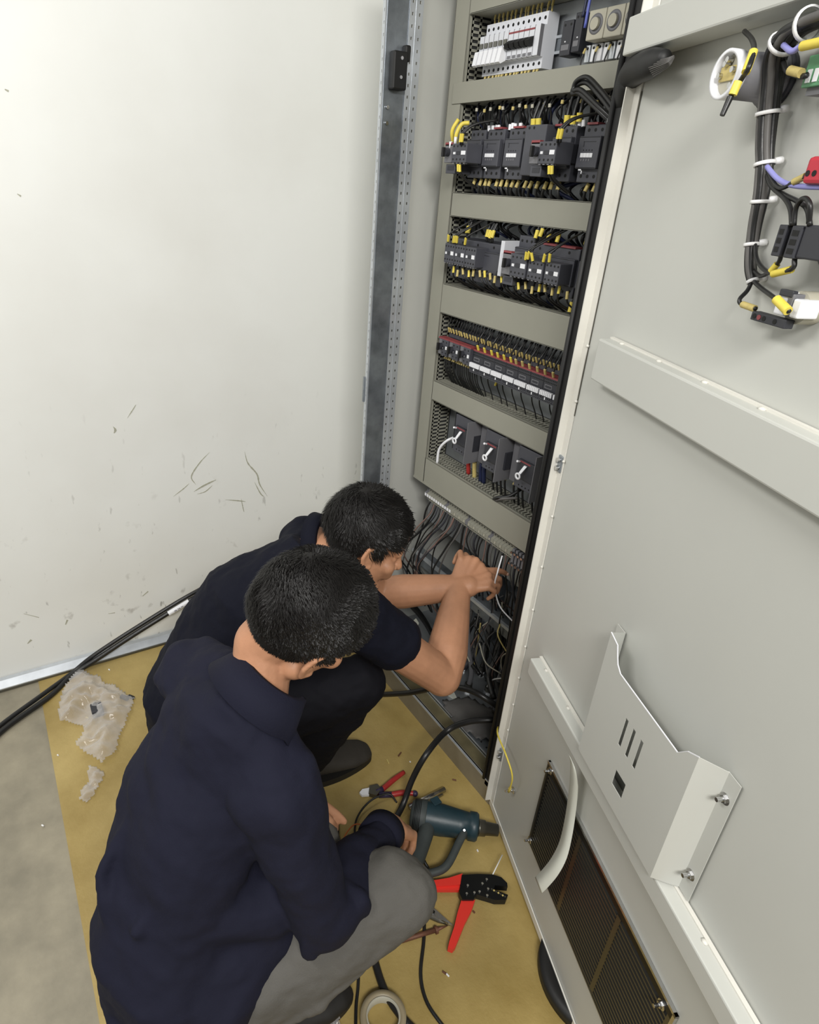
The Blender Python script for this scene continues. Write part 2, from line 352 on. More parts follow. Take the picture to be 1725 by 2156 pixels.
# ventilation grille in a steel frame
U0, U1, G0, G1 = .235, .735, .178, .46
b = MB(DOORM); b.box(U0, U1, .0, .006, G1-.006, G1, 'steel'); b.box(U0, U0+.005, .0, .005, G0, G1, 'dsteel'); b.box(U1-.006, U1, 0, .006, G0, G1, 'steel'); b.box(U0, U1, 0, .004, G0, G0+.004, 'dsteel')
gr = b.build('vent_frame', door, label='steel framed ventilation grille')
b = MB(DOORM); z = G0+.012
b.box(U0+.004, U1-.006, -.0005, .0004, G0, G1-.005, 'dark')
b.box(U0+.004, U0+.012, .0, .003, G0, G1-.006, 'toolblk'); b.box(U1-.016, U1-.006, 0, .003, G0, G1-.006, 'dsteel')
b.box(U0+.004, U1-.006, .0, .003, G1-.026, G1-.006, 'toolblk')
for (ua, ub) in ((U0+.012, U0+.165), (U0+.175, U0+.325), (U0+.335, U1-.016)):
    z = G0+.006
    while z < G1-.034:
        b.box(ua, ub, .0004, .003, z, z+.0042, 'dsteel'); z += .0118
for u in (U0+.17, U0+.33): b.box(u-.006, u+.006, 0, .003, G0, G1-.03, 'dsteel')
b.build('louvre', gr)
def bolt(u, z, parent, d=.003, r=.006, L=.014):
    b = MB(DOORM); b.cyl((u, d, z), (u, d+.005, z), r, 'steel', 6, smooth=False); b.cyl((u, d+.005, z), (u, d+L, z), r*.55, 'steel', 10); b.cyl((u, d-.001, z), (u, d+.001, z), r*1.5, 'steel', 14)
    return b.build('bolt', parent)
for u, z in ((U0+.014, G1-.018), (U0+.004, G0+.01), (.704, .43), (.704, .20)): bolt(u, z, door)
# document pocket: a bent tray whose front stands 4 cm off the door
pk = MB(DOORM); t = .0012; PF = .038
def pface(poly, m='cab'):
    pk.prism([(u, PF, z) for u, z in poly], (0, 1, 0), t, m)
front = [(.372, .652), (.627, .652), (.627, .918), (.612, .906), (.600, .898), (.590, .886), (.430, .886), (.418, .892), (.405, .910), (.398, .925), (.384, .930), (.372, .935)]
# window of three slots cut by building the face from strips
US = [(.469, .477), (.492, .500), (.515, .523)]
def rectp(u0, u1, z0, z1): pface([(u0, z0), (u1, z0), (u1, z1), (u0, z1)])
rectp(.372, .469, .652, .886); rectp(.523, .627, .652, .886)
rectp(.469, .523, .832, .886)
for ua, ub in ((.477, .492), (.500, .515)): rectp(ua, ub, .772, .832)
rectp(.469, .484, .652, .772); rectp(.516, .523, .652, .772); rectp(.484, .516, .727, .772); rectp(.484, .516, .652, .693)
pface([(.372, .886), (.425, .886), (.412, .895), (.404, .910), (.398, .924), (.372, .932)])
pface([(.590, .886), (.627, .886), (.627, .918), (.606, .906)])
pk.prism([(.627, PF, .652), (.627, PF, .918), (.648, .003, .908), (.648, .003, .655)], (0, 1, 0), t, 'cab'); pk.box(.646, .672, .003, .0042, .655, .908, 'cab')
pk.prism([(.372, PF, .652), (.372, PF, .932), (.360, .003, .92), (.360, .003, .655)], (0, 1, 0), t, 'cab'); pk.box(.335, .361, .003, .0042, .655, .92, 'cab')
pk.prism([(.372, PF+.001, .652), (.627, PF+.001, .652), (.648, .003, .652), (.360, .003, .652)], (0, 0, 1), t, 'cab')
pocket = pk.build('document_pocket', door, label='bent sheet metal pocket on the door')
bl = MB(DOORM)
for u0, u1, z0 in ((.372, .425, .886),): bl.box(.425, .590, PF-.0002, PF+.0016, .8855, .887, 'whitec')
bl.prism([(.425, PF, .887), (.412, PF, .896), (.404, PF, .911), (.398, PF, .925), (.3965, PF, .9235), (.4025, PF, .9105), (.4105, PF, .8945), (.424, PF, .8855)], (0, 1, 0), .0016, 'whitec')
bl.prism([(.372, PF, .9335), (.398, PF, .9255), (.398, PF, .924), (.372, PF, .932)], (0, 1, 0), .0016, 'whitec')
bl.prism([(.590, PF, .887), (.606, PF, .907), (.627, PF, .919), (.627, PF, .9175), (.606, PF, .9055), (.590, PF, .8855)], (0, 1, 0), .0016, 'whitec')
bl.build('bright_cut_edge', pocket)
bolt(.658, .868, pocket, .004); bolt(.658, .700, pocket, .004); bolt(.347, .868, pocket, .004); bolt(.347, .70, pocket, .004)
# hinges
for z in (1.09, .225):
    b = MB(DOORM); b.box(-.006, .018, .0, .006, z-.018, z+.018, 'galv', .001); b.cyl((-.004, .006, z-.02), (-.004, .006, z+.02), .005, 'steel'); b.cyl((.010, .006, z+.009), (.010, .012, z+.009), .005, 'steel', 8); b.cyl((.010, .006, z-.009), (.010, .012, z-.009), .005, 'steel', 8)
    b.build('hinge', door)
# earth stud with its yellow green wire
bolt(.110, .206, door, .001, .006, .022)
b = MB(); b.tube([onY(1051, 1525, .02), onD(1048, 1545, .03), onD(1066, 1590, .035), onD(1079, 1635, .025), dw(.116, .016, .208)], .0022, 'yellow'); b.cyl(dw(.118, .016, .225), dw(.112, .014, .208), .0045, 'yelld')
b.build('earth_wire', label='yellow green earth wire curving from the cabinet to the door stud', cat='wire')
# flat paper strip hanging over the grille
b = MB(); P = catmull([onD(x, y, d) for x, y, d in ((1199, 1590, .034), (1207, 1612, .032), (1209, 1650, .020), (1204, 1700, .016), (1197, 1745, .020), (1186, 1790, .028), (1168, 1825, .040), (1146, 1852, .052), (1134, 1864, .058))], 4); n = len(P); wd_ = lambda i: .006+.012*min(1, i/7)
vs = []
for i, p in enumerate(P): vs += [p-DU*wd_(i), p+DU*wd_(i)+Vector((0, 0, -.0))]
vs += [v+DN*.0008 for v in vs]; m_ = 2*n; fs = []
for i in range(n-1): fs += [(2*i, 2*i+1, 2*i+3, 2*i+2), (m_+2*i, m_+2*i+2, m_+2*i+3, m_+2*i+1), (2*i, 2*i+2, m_+2*i+2, m_+2*i), (2*i+1, m_+2*i+1, m_+2*i+3, 2*i+3)]
fs += [(0, m_, m_+1, 1), (2*n-2, 2*n-1, m_+2*n-1, m_+2*n-2)]
b.add(vs, fs, 'paper', True); b.build('adhesive_strip', label='pale grey adhesive foam strip dangling over the door grille', cat='strip')
# black cable sleeve passing from the cabinet over the top rail of the door
b = MB(); P = [onD(1402, 119, .052), onD(1388, 127, .050), onD(1366, 136, .045), onY(1336, 152, -.01), onY(1322, 195, .01), onY(1318, 260, .04)]
b.tube(P, lambda t: .009+.013*math.sin(min(1, t*1.6)*math.pi/2), 'black', 14)
sl = b.build('cable_sleeve', label='thick black braided sleeve leading cables from cabinet to door', cat='cable')
b = MB()
for i in range(9): b.tube([onD(1420, 117+i*.5, .052), onD(1400+i, 124+i*2.0, .066-.0018*abs(i-4)), onD(1360+i*2, 132+i*3.6, .064-.0022*abs(i-4))], .0008, 'gcable', 5)
b.build('braid_strands', sl)
# ------------------------------------------------------------------ wiring ducts
YD, YP = .17, .25
DL, DRR = -1.611, -.905
def hduct(z0, z1, x0, top, bot, label):
    r = empty('wiring_duct', (-1.28, YP, z0), label, 'wiring duct', 'horizontal wiring ducts')
    fy = YD-(.003 if x0 < -1.57 else 0); b = MB(); b.box(x0, DRR, fy, YD+.0025, z0, z1, 'duct', .0008); b.box(-1.55, DRR, YD, YD+.012, z1-.002, z1, 'duct'); b.box(-1.55, DRR, YD, YD+.012, z0, z0+.002, 'duct')
    b.build('duct_cover', r)
    b = MB(); b.box(-1.55, DRR, YP-.003, YP, z0, z1, 'ductin')
    for on, zz in ((top, z1-.002), (bot, z0)):
        if not on: b.box(-1.55, DRR, YD+.012, YP, zz, zz+.002, 'duct'); continue
        b.box(-1.55, DRR, YD+.010, YD+.0175, zz, zz+.002, 'duct'); b.box(-1.55, DRR, .209, .213, zz, zz+.002, 'duct'); b.box(-1.55, DRR, .238, YP, zz, zz+.002, 'duct')
        x = -1.545
        while x < DRR:
            b.prism([(x, YD+.014, zz), (x+.0062, YD+.014, zz), (x+.0062, .242, zz), (x, .242, zz)], (0, 0, 1), .002, 'duct'); x += .0125
    b.build('slotted_body', r); return r
def vduct(x0, x1, z0, z1, label):
    r = empty('wiring_duct', ((x0+x1)/2, YP, z0), label, 'wiring duct')
    b = MB(); b.box(x0, x1, YD, YD+.0025, z0, z1, 'duct', .0008); b.box(x0, x0+.002, YD, YD+.012, z0, z1, 'duct'); b.box(x1-.002, x1, YD, YD+.012, z0, z1, 'duct'); b.build('duct_cover', r)
    b = MB(); b.box(x0, x0+.002, YD+.01, YP, z0, z1, 'duct'); b.box(x0, x1, YP-.003, YP, z0, z1, 'ductin')
    X = x1-.002
    b.box(X, x1, YD+.010, YD+.016, z0, z1, 'duct'); b.box(X, x1, .205, .211, z0, z1, 'duct'); b.box(X, x1, .240, YP, z0, z1, 'duct')
    z = z0
    while z < z1: b.box(X, x1, YD+.012, .245, z, z+.0058, 'duct'); z += .0125
    b.box(x0+.004, X-.001, .1735, .2465, z0+.004, z1-.004, 'dark')  # near-black core paints in the shaded, wire-filled inside behind the slots
    b.build('slotted_body', r); return r
vduct(DL, -1.552, .711, 2.09, 'tall grey slotted wiring duct running up the left edge of the mounting plate')
MB().box(DL, -.90, YD-.001, YD+.001, .709, .716, 'duct').build('duct_end_strip', label='thin grey strip under the lowest wiring duct', cat='strip')
hduct(1.971, 2.03, -1.552, False, False, 'grey wiring duct at the very top above the white breakers')
hduct(1.787, 1.833, -1.588, False, False, 'grey wiring duct directly below the white breaker row')
hduct(1.524, 1.583, -1.549, False, False, 'grey wiring duct below the row of large dark contactors')
hduct(1.265, 1.347, -1.552, False, False, 'broad grey wiring duct between the two rows with yellow-marked relays')
hduct(1.000, 1.062, -1.554, True, False, 'grey slotted duct just above the three moulded breakers')
hduct(.712, .803, -1.556, True, False, 'lowest and broadest grey slotted duct above the terminal strip')
# ------------------------------------------------------------------ wires with marker sleeves
def wire(pts, r, m, marks=(), mk='yellow', label=None, group=None, name='wire', mr=None):
    b = MB(); b.tube(pts, r, m, 6, 5); o = b.build(name, label=label, cat='wire', group=group)
    P = catmull([Vector(p) for p in pts], 8)
    for t, ln in marks:
        i = min(len(P)-2, int(t*(len(P)-1))); c = P[i]; d = (P[i+1]-P[i]).normalized()
        MB().cyl(c-d*ln/2, c+d*ln/2, mr or r*1.45, mk, 8).build('marker_sleeve', o)
    return o
def J(a): return (random.random()-.5)*2*a
def rail_din(z, x0, x1, label):
    b = MB(); b.box(x0, x1, .243, .2495, z-.0175, z+.0175, 'galv'); b.box(x0, x1, .2405, .243, z-.0175, z-.012, 'galvb'); b.box(x0, x1, .2405, .243, z+.012, z+.0175, 'galvb')
    b.build('din_rail', label=label, cat='mounting rail')
for z, x1, l in ((1.893, -.91, 'galvanised mounting rail behind the white breakers'), (1.67, -.91, 'galvanised mounting rail behind the large contactors'), (1.44, -.91, 'galvanised mounting rail behind the two relay groups'), (1.165, -.91, 'galvanised mounting rail behind the knob starters and toothed terminals'), (.655, -.95, 'galvanised mounting rail carrying the long terminal strip')):
    rail_din(z, -1.545, x1, l)
def holes(b, xs, z, y, r=.0035, rz=None):
    for x in xs: b.cyl((x, y-.0004, z), (x, y+.001, z), r, 'hole', 10)
# --- bay 1: modular breakers
def modular(x, kind):
    lab = {'fuse': 'narrow white fuse switch module with a long pale lever', 'mcb': 'white miniature circuit breaker with black toggle', 'blank': 'white end module closing the breaker row'}[kind]
    grp = {'fuse': 'white fuse modules at the left of the top breaker row', 'mcb': 'black toggle breakers in the top breaker row', 'blank': None}[kind]
    w = .0172; zc = 1.898
    prof = [(.2405, zc-.052), (.207, zc-.052), (.207, zc-.031), (.190, zc-.029), (.190, zc+.027), (.207, zc+.029), (.207, zc+.053), (.2405, zc+.053)]
    b = MB(); b.prism([(x, y, z) for y, z in prof], (1, 0, 0), w, 'white')
    cx = x+w/2; holes(b, (cx,), zc+.042, .207, .0036); holes(b, (cx,), zc-.042, .207, .0036)
    b.prism([(x+w-.0006, .1895, zc-.03), (x+w-.0006, .1895, zc+.028), (x+w+.0001, .1895, zc+.028), (x+w+.0001, .1895, zc-.03)], (0, 1, 0), .01, 'dev3')
    if kind == 'mcb': b.box(x, x+w, .1895, .1902, zc+.020, zc+.0235, 'red'); b.box(x+.003, x+w-.003, .1892, .1902, zc-.028, zc-.022, 'dev3')
    o = b.build('circuit_breaker', label=lab, cat='circuit breaker', group=grp)
    if kind == 'fuse':
        b = MB(); b.prism([(x+.002, .19, zc-.002), (x+.002, .176, zc-.006), (x+.002, .170, zc-.034), (x+.002, .176, zc-.037), (x+.002, .19, zc-.030)], (1, 0, 0), w-.004, 'whitec'); b.build('lever', o)
        MB().box(x+.003, x+w-.003, .187, .1905, zc+.002, zc+.012, 'dsteel').build('lever_slot', o)
    if kind == 'mcb':
        b = MB(); b.prism([(x+.002, .19, zc-.011), (x+.002, .179, zc-.009), (x+.002, .175, zc-.001), (x+.002, .19, zc+.008)], (1, 0, 0), w-.0035, 'hole'); b.build('toggle', o)
    return o
for i in range(12): modular(-1.525+i*.0176, 'fuse' if i < 6 else ('mcb' if i < 11 else 'blank'))
for i in range(14):
    x = -1.505+i*.0145+J(.003)
    wire([(x+J(.004), .225, 1.985), (x+J(.003), .217, 1.968), (x, .216, 1.950)], .0019, 'yelld', [(.55, .014)], 'yelld', 'short wire with faded yellow marker entering the top of the white breakers', 'wires above the top breaker row')
for i in range(15):
    x = -1.51+i*.0132+J(.002)
    wire([(x, .214, 1.848), (x+J(.002), .205, 1.838), (x+J(.004), .204, 1.818)], .0018, 'yelld', [(.5, .013)], 'yelld', 'short wire with faded yellow marker leaving the bottom of the white breakers', 'wires under the top breaker row')
# relays and round fuse caps
for k, (x0, x1, zl, zh) in enumerate(((-1.262, -1.232, 1.862, 1.925), (-1.228, -1.206, 1.866, 1.935))):
    b = MB(); b.box(x0, x1, .205, .2405, zl, zh, 'dev2', .0015); b.box(x0+.004, x1-.004, .2045, .2055, zl+.01, zl+.02, 'dev3'); holes(b, (x0+.007, x1-.006), zh-.008, .205, .0025); b.ball((x0+.014, .2045, zl+.025), .002, 'whitec', 1)
    b.build('interface_relay', label=('dark slate relay standing directly right of the white breakers', 'taller slim slate relay beside the blue wires')[k], cat='relay')
MB().tube([(-1.208, .212, 2.0), (-1.206, .205, 1.95), (-1.207, .204, 1.925)], .003, 'navyw').build('blue_wire', label='dark blue wire dropping beside the slim relay', cat='wire')
MB().tube([(-1.198, .212, 2.0), (-1.196, .205, 1.95), (-1.196, .204, 1.905)], .003, 'blue').build('blue_wire', label='brighter blue wire right of the slim relay', cat='wire')
for i in range(4):
    x0 = -1.158+i*.0455
    b = MB(); b.box(x0, x0+.044, .172, .2405, 1.874, 1.924, 'beige', .002); b.ring((x0+.022, .1725, 1.90), (0, -1, 0), .010, .0175, .0012, 'dev3'); 
    o = b.build('fuse_holder', label='beige square fuse holder with round screw cap', cat='fuse holder', group='beige fuse holders in the top bay')
    MB().cyl((x0+.022, .173, 1.90), (x0+.022, .166, 1.90), .0105, 'beige', 20).build('screw_cap', o)
for i in range(13):
    x0 = -1.178+i*.0165
    b = MB(); b.box(x0, x0+.012, .198, .2405, 1.842, 1.872, 'whitec' if i % 4 else 'galvb', .001); holes(b, (x0+.006,), 1.866, .198, .0026)
    b.build('terminal_block', label='small white terminal block below the round fuse caps', cat='terminal', group='white terminals below the fuse holders')
    if i % 2 == 0: wire([(x0+.004, .196, 1.87), (x0+.002, .19, 1.852), (x0+J(.008), .185, 1.825)], .0016, 'cable', [(.25, .010)], 'yelld', 'thin black wire with yellow marker at the white terminals', 'wires at the white terminals')
# --- contactors
def contactor(x0, x1, z0, z1, y, lab, grp=None, side=.012, mark=True, redx=None):
    r = empty('contactor', ((x0+x1)/2, YP, z0), lab, 'contactor', grp)
    h = z1-z0; b = MB()
    b.box(x0, x1, y+.012, .2405, z0, z1, 'dev', .002)                      # terminal decks
    b.box(x0+.001, x1-.001, y, y+.03, z0+h*.24, z1-h*.20, 'dev', .002)     # raised centre
    b.box(x0+.002, x1-.002, y-.0003, y+.0002, z1-h*.225, z1-h*.215, 'hole'); b.box(x0+.003, x1-.003, y-.0003, y+.0002, z0+h*.255, z0+h*.265, 'hole')
    w = x1-x0; xs = [x0+w*q for q in (.2, .5, .8)]
    holes(b, xs, z1-h*.09, y+.012, .0034); holes(b, xs, z0+h*.11, y+.012, .0036)
    b.box(x0+w*.25, x1-w*.2, y-.0006, y, z1-h*.30, z1-h*.288, 'dev2'); b.box(x0+w*.25, x0+w*.29, y-.0006, y, z1-h*.38, z1-h*.29, 'dev2')
    holes(b, [x0+w*q for q in (.3, .43, .56, .69)], z0+h*.56, y, .0013)
    for q in (.24, .36, .48, .60): b.box(x0+w*q, x0+w*(q+.05), y-.0007, y, z0+h*.37, z0+h*.41, 'dev3')
    b.build('housing', r)
    if mark:
        b = MB()
        for q in range(4): b.box(x0+w*(.2+q*.14), x0+w*(.33+q*.14), y-.0012, y, z0+h*.435, z0+h*.51, 'whitec')
        b.build('marker_strip', r)
        MB().box(x0+w*.22, x0+w*.40, y-.0008, y, z0+h*.205, z0+h*.23, 'whitec').box(x0+w*.36, x0+w*.40, y-.0008, y, z0+h*.15, z0+h*.23, 'whitec').build('angle_mark', r)
    if redx: MB().box(redx[0], redx[1], y+.008, y+.03, z1, z1+.004, 'red').build('red_cover', r)
    return r
Z0, Z1, YC = 1.619, 1.725, .15
contactor(-1.485, -1.428, Z0, Z1, YC, 'leftmost large contactor, half hidden behind a motor starter', mark=False)
contactor(-1.419, -1.357, Z0, Z1, YC, 'large dark contactor, second from the left in the second bay', redx=(-1.395, -1.365))
contactor(-1.340, -1.278, Z0, Z1, YC, 'large dark contactor, third from the left in the second bay', redx=(-1.325, -1.29))
contactor(-1.185, -1.128, Z0, Z1, YC, 'large contactor behind the motor starter in the middle of the second bay', mark=False, redx=(-1.19, -1.17))
contactor(-1.106, -1.047, Z0, Z1, YC, 'large dark contactor with a wide red cover strip, right side of the second bay', redx=(-1.098, -1.07))
contactor(-1.026, -.966, Z0, Z1, YC, 'rightmost large contactor beside the black door seal', redx=(-1.01, -.98))
def starter(x0, x1, z0, z1, y, lab, kx=None, cols=4, depth=.05, tagged=True, red=True, low=True, name='motor_starter', grp=None):
    r = empty(name, ((x0+x1)/2, YP, z0), lab, 'motor starter', grp); b = MB(); h = z1-z0; w = x1-x0
    xa = x0 if kx is None else x0+w*.38
    b.box(xa, x1, y, y+depth, z0, z1, 'dev', .0015)
    if kx is not None: b.box(x0, xa, y+.004, y+depth, z0, z1, 'dev3', .0015)
    xs = [xa+(x1-xa)*(i+.5)/cols for i in range(cols)]
    holes(b, xs, z1-h*.14, y, .0024); holes(b, xs, z0+h*.18, y, .0024)
    for x in xs: b.box(x-.003, x+.003, y+.001, y+.01, z0-.002, z0, 'dev3')
    b.box(x0+.004, x1-.004, y+depth-.002, .2405, z0+h*.1, z1-h*.05, 'dev2')
    b.build('housing', r)
    b = MB(); 
    if tagged: b.box(xa+(x1-xa)*.66, x1-.003, y-.0012, y, z0+h*.42, z0+h*.62, 'whitec'); b.box(xa+(x1-xa)*.12, xa+(x1-xa)*.26, y-.0012, y, z0+h*.44, z0+h*.56, 'whitec'); b.box(xa+(x1-xa)*.34, xa+(x1-xa)*.62, y-.0012, y, z0+h*.42, z0+h*.6, 'dev2'); b.build('label_plate', r)
    if kx is not None:
        c = Vector((kx, y, z0+h*.55)); b = MB(); b.cyl(c+Vector((0, .004, 0)), c-Vector((0, .008, 0)), .0095, 'dev2', 20); b.box(c.x-.003, c.x+.003, y-.016, y-.007, c.z-.0105, c.z+.0105, 'black', .001); b.build('rotary_knob', r)
    if red: MB().box(x0, x0+w*.32 if kx is not None else x1, y+.004, y+.014, z1-.004, z1+.003, 'red').build('red_strip', r)
    if low: MB().box(x0, x0+w*.42, y+.012, y+depth+.02, z0-.024, z0-.003, 'dev', .001).box(x0+w*.08, x0+w*.36, y+.0113, y+.0125, z0-.017, z0-.007, 'dev2').build('lower_block', r)
    return r
starter(-1.512, -1.418, 1.650, 1.692, .10, 'motor starter with rotary knob at the left end of the second bay', -1.497)
starter(-1.198, -1.117, 1.650, 1.692, .10, 'motor starter with rotary knob and red strip in the middle of the second bay', -1.176)
b = MB(); b.box(-1.262, -1.196, .14, .2405, 1.628, 1.728, 'dev', .002); holes(b, (-1.250, -1.235), 1.722, .14, .003); b.build('auxiliary_block', label='plain dark auxiliary block left of the middle motor starter', cat='auxiliary block')
# power wires over the contactors: dark wires from the duct shadow, white-yellow ferrules, big yellow tags
for i in range(20):
    x = -1.50+i*.0265+J(.006); zt = 1.80
    wire([(x+J(.01), .205, zt), (x+.006+J(.006), .178, 1.772+J(.004)), (x+.004, .185, 1.75), (x+J(.004)-.004, .19, 1.727)], .0024, 'cable', [(.38, .007)], 'yelld' if i % 2 else 'beige', 'black power wire dropping from the duct to the large contactors', 'power wires above the large contactors')
for x, z in ((-1.428, 1.728), (-1.414, 1.728), (-1.402, 1.729), (-1.392, 1.728), (-1.352, 1.729), (-1.343, 1.731), (-1.333, 1.729), (-1.316, 1.73), (-1.145, 1.729), (-1.133, 1.73), (-1.121, 1.729), (-1.052, 1.729)):
    MB().cyl((x, .172, z-.006), (x+J(.003), .172, z+.006), .0045, 'whitec', 10).build('white_ferrule', label='small white wire ferrule on top of a large contactor', cat='ferrule', group='white ferrules on the contactor tops')
for k, (x, z, y) in enumerate(((-1.272, 1.742, .17), (-1.256, 1.742, .17), (-1.165, 1.744, .165), (-1.142, 1.742, .16), (-1.13, 1.747, .165))):
    wire([(x, y, z-.012), (x, y, z+.004), (x+J(.004), y+.01, z+.04)], .0038, 'cable', [(.22, .016)], 'yellow', 'thick black wire with a bold yellow marker above the second bay contactors', 'thick marked wires above the contactors', mr=.0062)
for (x, y, z, dx) in ((-1.44, .095, 1.70, .006), (-1.433, .095, 1.70, .006), (-1.113, .095, 1.701, .006), (-1.105, .095, 1.701, .006)):
    wire([(x, y+.002, z-.012), (x+dx, y-.002, z+.012), (x+dx*3, y+.02, z+.032), (x+dx*7, y+.07, z+.045)], .0026, 'cable', [(.22, .018)], 'yellow', 'black control wire with yellow marker curving down into a motor starter', 'control wires into the motor starters', mr=.0036)
for (x, z) in ((-1.445, 1.637), (-1.438, 1.636), (-1.128, 1.637), (-1.12, 1.637)):
    wire([(x, .104, z+.014), (x+.001, .10, z), (x+.004, .11, z-.016), (x+.015, .15, z-.04)], .0026, 'cable', [(.3, .016)], 'yellow', 'black control wire with yellow marker leaving a motor starter downward', 'control wires below the motor starters', mr=.0036)
for k, (pts, m, r) in enumerate((([(-1.535, .13, 1.70), (-1.53, .12, 1.725), (-1.522, .13, 1.75)], 'yellow', .0048), ([(-1.508, .12, 1.69), (-1.505, .115, 1.715), (-1.50, .125, 1.738), (-1.49, .14, 1.742)], 'yellow', .005), ([(-1.515, .11, 1.675), (-1.512, .105, 1.70)], 'whitec', .004), ([(-1.499, .11, 1.69), (-1.497, .108, 1.71)], 'whitec', .004))):
    MB().tube([Vector(p)+Vector((.02, 0, -.003)) for p in pts], r, m, 10).build('marked_wire_end', label=('yellow sleeved wire end standing at the far left contactor', 'bent yellow sleeved wire end above the left starter knob', 'white ferruled wire end above the left starter knob', 'shorter white ferruled wire end beside the bent yellow one')[k], cat='wire')
for i in range(22):
    x = -1.47+i*.0215+J(.004)
    if -1.15 < x < -1.10: continue
    wire([(x, .19, 1.625), (x+J(.003), .175, 1.607), (x+J(.006), .180, 1.585), (x+J(.01), .21, 1.572)], .0034, 'cable', [(.33, .016)], 'yelld', 'black power wire with old yellow marker leaving the large contactors downward', 'power wires below the large contactors', mr=.0044)
# loose black cable loop hanging over the duct above the second bay
b = MB(); L_ = [onY(1291, 262, .13), onY(1260, 232, .12), onY(1222, 196, .125), onY(1206, 196, .13), onY(1212, 182, .13), onY(1235, 174, .13), onY(1262, 200, .11), onY(1290, 236, .10)]
b.tube(L_, .0048, 'cable', 10); b.tube([p+Vector((.008, -.006, .004)) for p in L_[:4]]+[p+Vector((.006, -.006, .008)) for p in L_[4:]], .0042, 'cable', 10)
b.build('loose_cable_loop', label='loose double loop of black cable hanging in front of the second duct', cat='cable')
b = MB(); b.tube([onY(1282, 258, .10), onY(1291, 228, .10), onY(1296, 240, .1), onY(1308, 222, .1)], .004, 'whitec', 8); b.build('white_lead', label='short white lead knotted beside the black door seal', cat='wire')
# --- bay 3
contactor(-1.52, -1.305, 1.372, 1.472, .155, 'wide dark contactor bank at the left of the third bay', mark=False)
for i, x0 in enumerate((-1.500, -1.455, -1.41)): starter(x0, x0+.043, 1.412, 1.460, .125, ('leftmost small relay with white tag in the third bay', 'middle small relay with white tag in the left group of the third bay', 'right small relay of the left group in the third bay')[i], cols=4, red=False, low=False, name='auxiliary_relay')
MB().box(-1.281, -1.268, .13, .24, 1.405, 1.486, 'white', .001).build('separator_plate', label='upright white separator between the two relay groups', cat='separator')
contactor(-1.27, -1.215, 1.372, 1.50, .165, 'tall dark contactor just right of the white separator', mark=False)
contactor(-1.213, -1.058, 1.384, 1.488, .152, 'wide dark contactor with red top edge behind three relays', mark=False, redx=(-1.17, -1.07))
contactor(-1.045, -.975, 1.384, 1.488, .150, 'dark contactor with black lever at the right end of the third bay', mark=False)
MB().box(-1.012, -.99, .12, .15, 1.42, 1.46, 'black', .003).box(-1.01, -.995, .117, .15, 1.452, 1.457, 'red').build('switch_lever', label='black switch lever with a red tip near the door seal', cat='lever')
starter(-1.256, -1.168, 1.414, 1.464, .115, 'motor starter with rotary knob and red strip in the third bay', -1.232)
starter(-1.162, -1.113, 1.414, 1.456, .115, 'small relay with white tag right of the third bay knob starter', cols=4, red=False, low=False, name='auxiliary_relay')
starter(-1.107, -1.062, 1.414, 1.458, .115, 'rightmost small relay of the third bay', cols=4, red=False, low=False, name='auxiliary_relay')
for (x, z, y, lean) in ((-1.485, 1.475, .12, .01), (-1.462, 1.474, .12, .012), (-1.455, 1.475, .12, .012), (-1.447, 1.475, .12, .01), (-1.412, 1.474, .12, .012), (-1.165, 1.466, .105, .008), (-1.158, 1.468, .105, .01), (-1.14, 1.466, .105, -.004), (-1.108, 1.468, .105, .01), (-1.09, 1.470, .105, .006)):
    wire([(x, y+.003, z-.012), (x+lean, y-.001, z+.010), (x+lean*3, y+.03, z+.035), (x+lean*4, y+.08, z+.06)], .0022, 'cable', [(.2, .018)], 'yellow', 'black control wire with yellow marker curving into the third bay relays', 'control wires above the third bay relays', mr=.0034)
for i, (x, z) in enumerate(((-1.465, 1.496), (-1.458, 1.497), (-1.382, 1.494), (-1.374, 1.494), (-1.367, 1.492), (-1.36, 1.494), (-1.205, 1.507), (-1.19, 1.512), (-1.165, 1.503), (-1.135, 1.505), (-1.05, 1.508), (-1.037, 1.508), (-1.018, 1.508))):
    wire([(x, .17, z-.02), (x, .168, z), (x+J(.004), .18, z+.03)], .003, 'cable', [(.5, .018)], 'yellow', 'black wire with yellow marker standing behind the third bay relays', 'power wires above the third bay', mr=.0046)
for i in range(20):
    x = -1.475+i*.022+J(.004)
    wire([(x, .15, 1.408-J(.006)), (x+.004, .14, 1.393+J(.008)), (x+.012+J(.01), .15, 1.372), (x+.03+J(.01), .2, 1.345)], .0023, 'cable', [(.3, .017)], 'yelld' if i % 3 else 'yellow', 'black wire with yellow marker leaving the third bay relays downward', 'control wires below the third bay relays', mr=.0034)
for x, z in ((-1.058, 1.36), (-1.042, 1.362), (-1.02, 1.36)):
    wire([(x, .175, 1.384), (x, .168, z), (x+.004, .18, 1.335)], .004, 'cable', [(.4, .022)], 'yellow', 'thick black wire with bold yellow marker under the right contactor of the third bay', 'thick marked wires at the right of the third bay', mr=.0056)
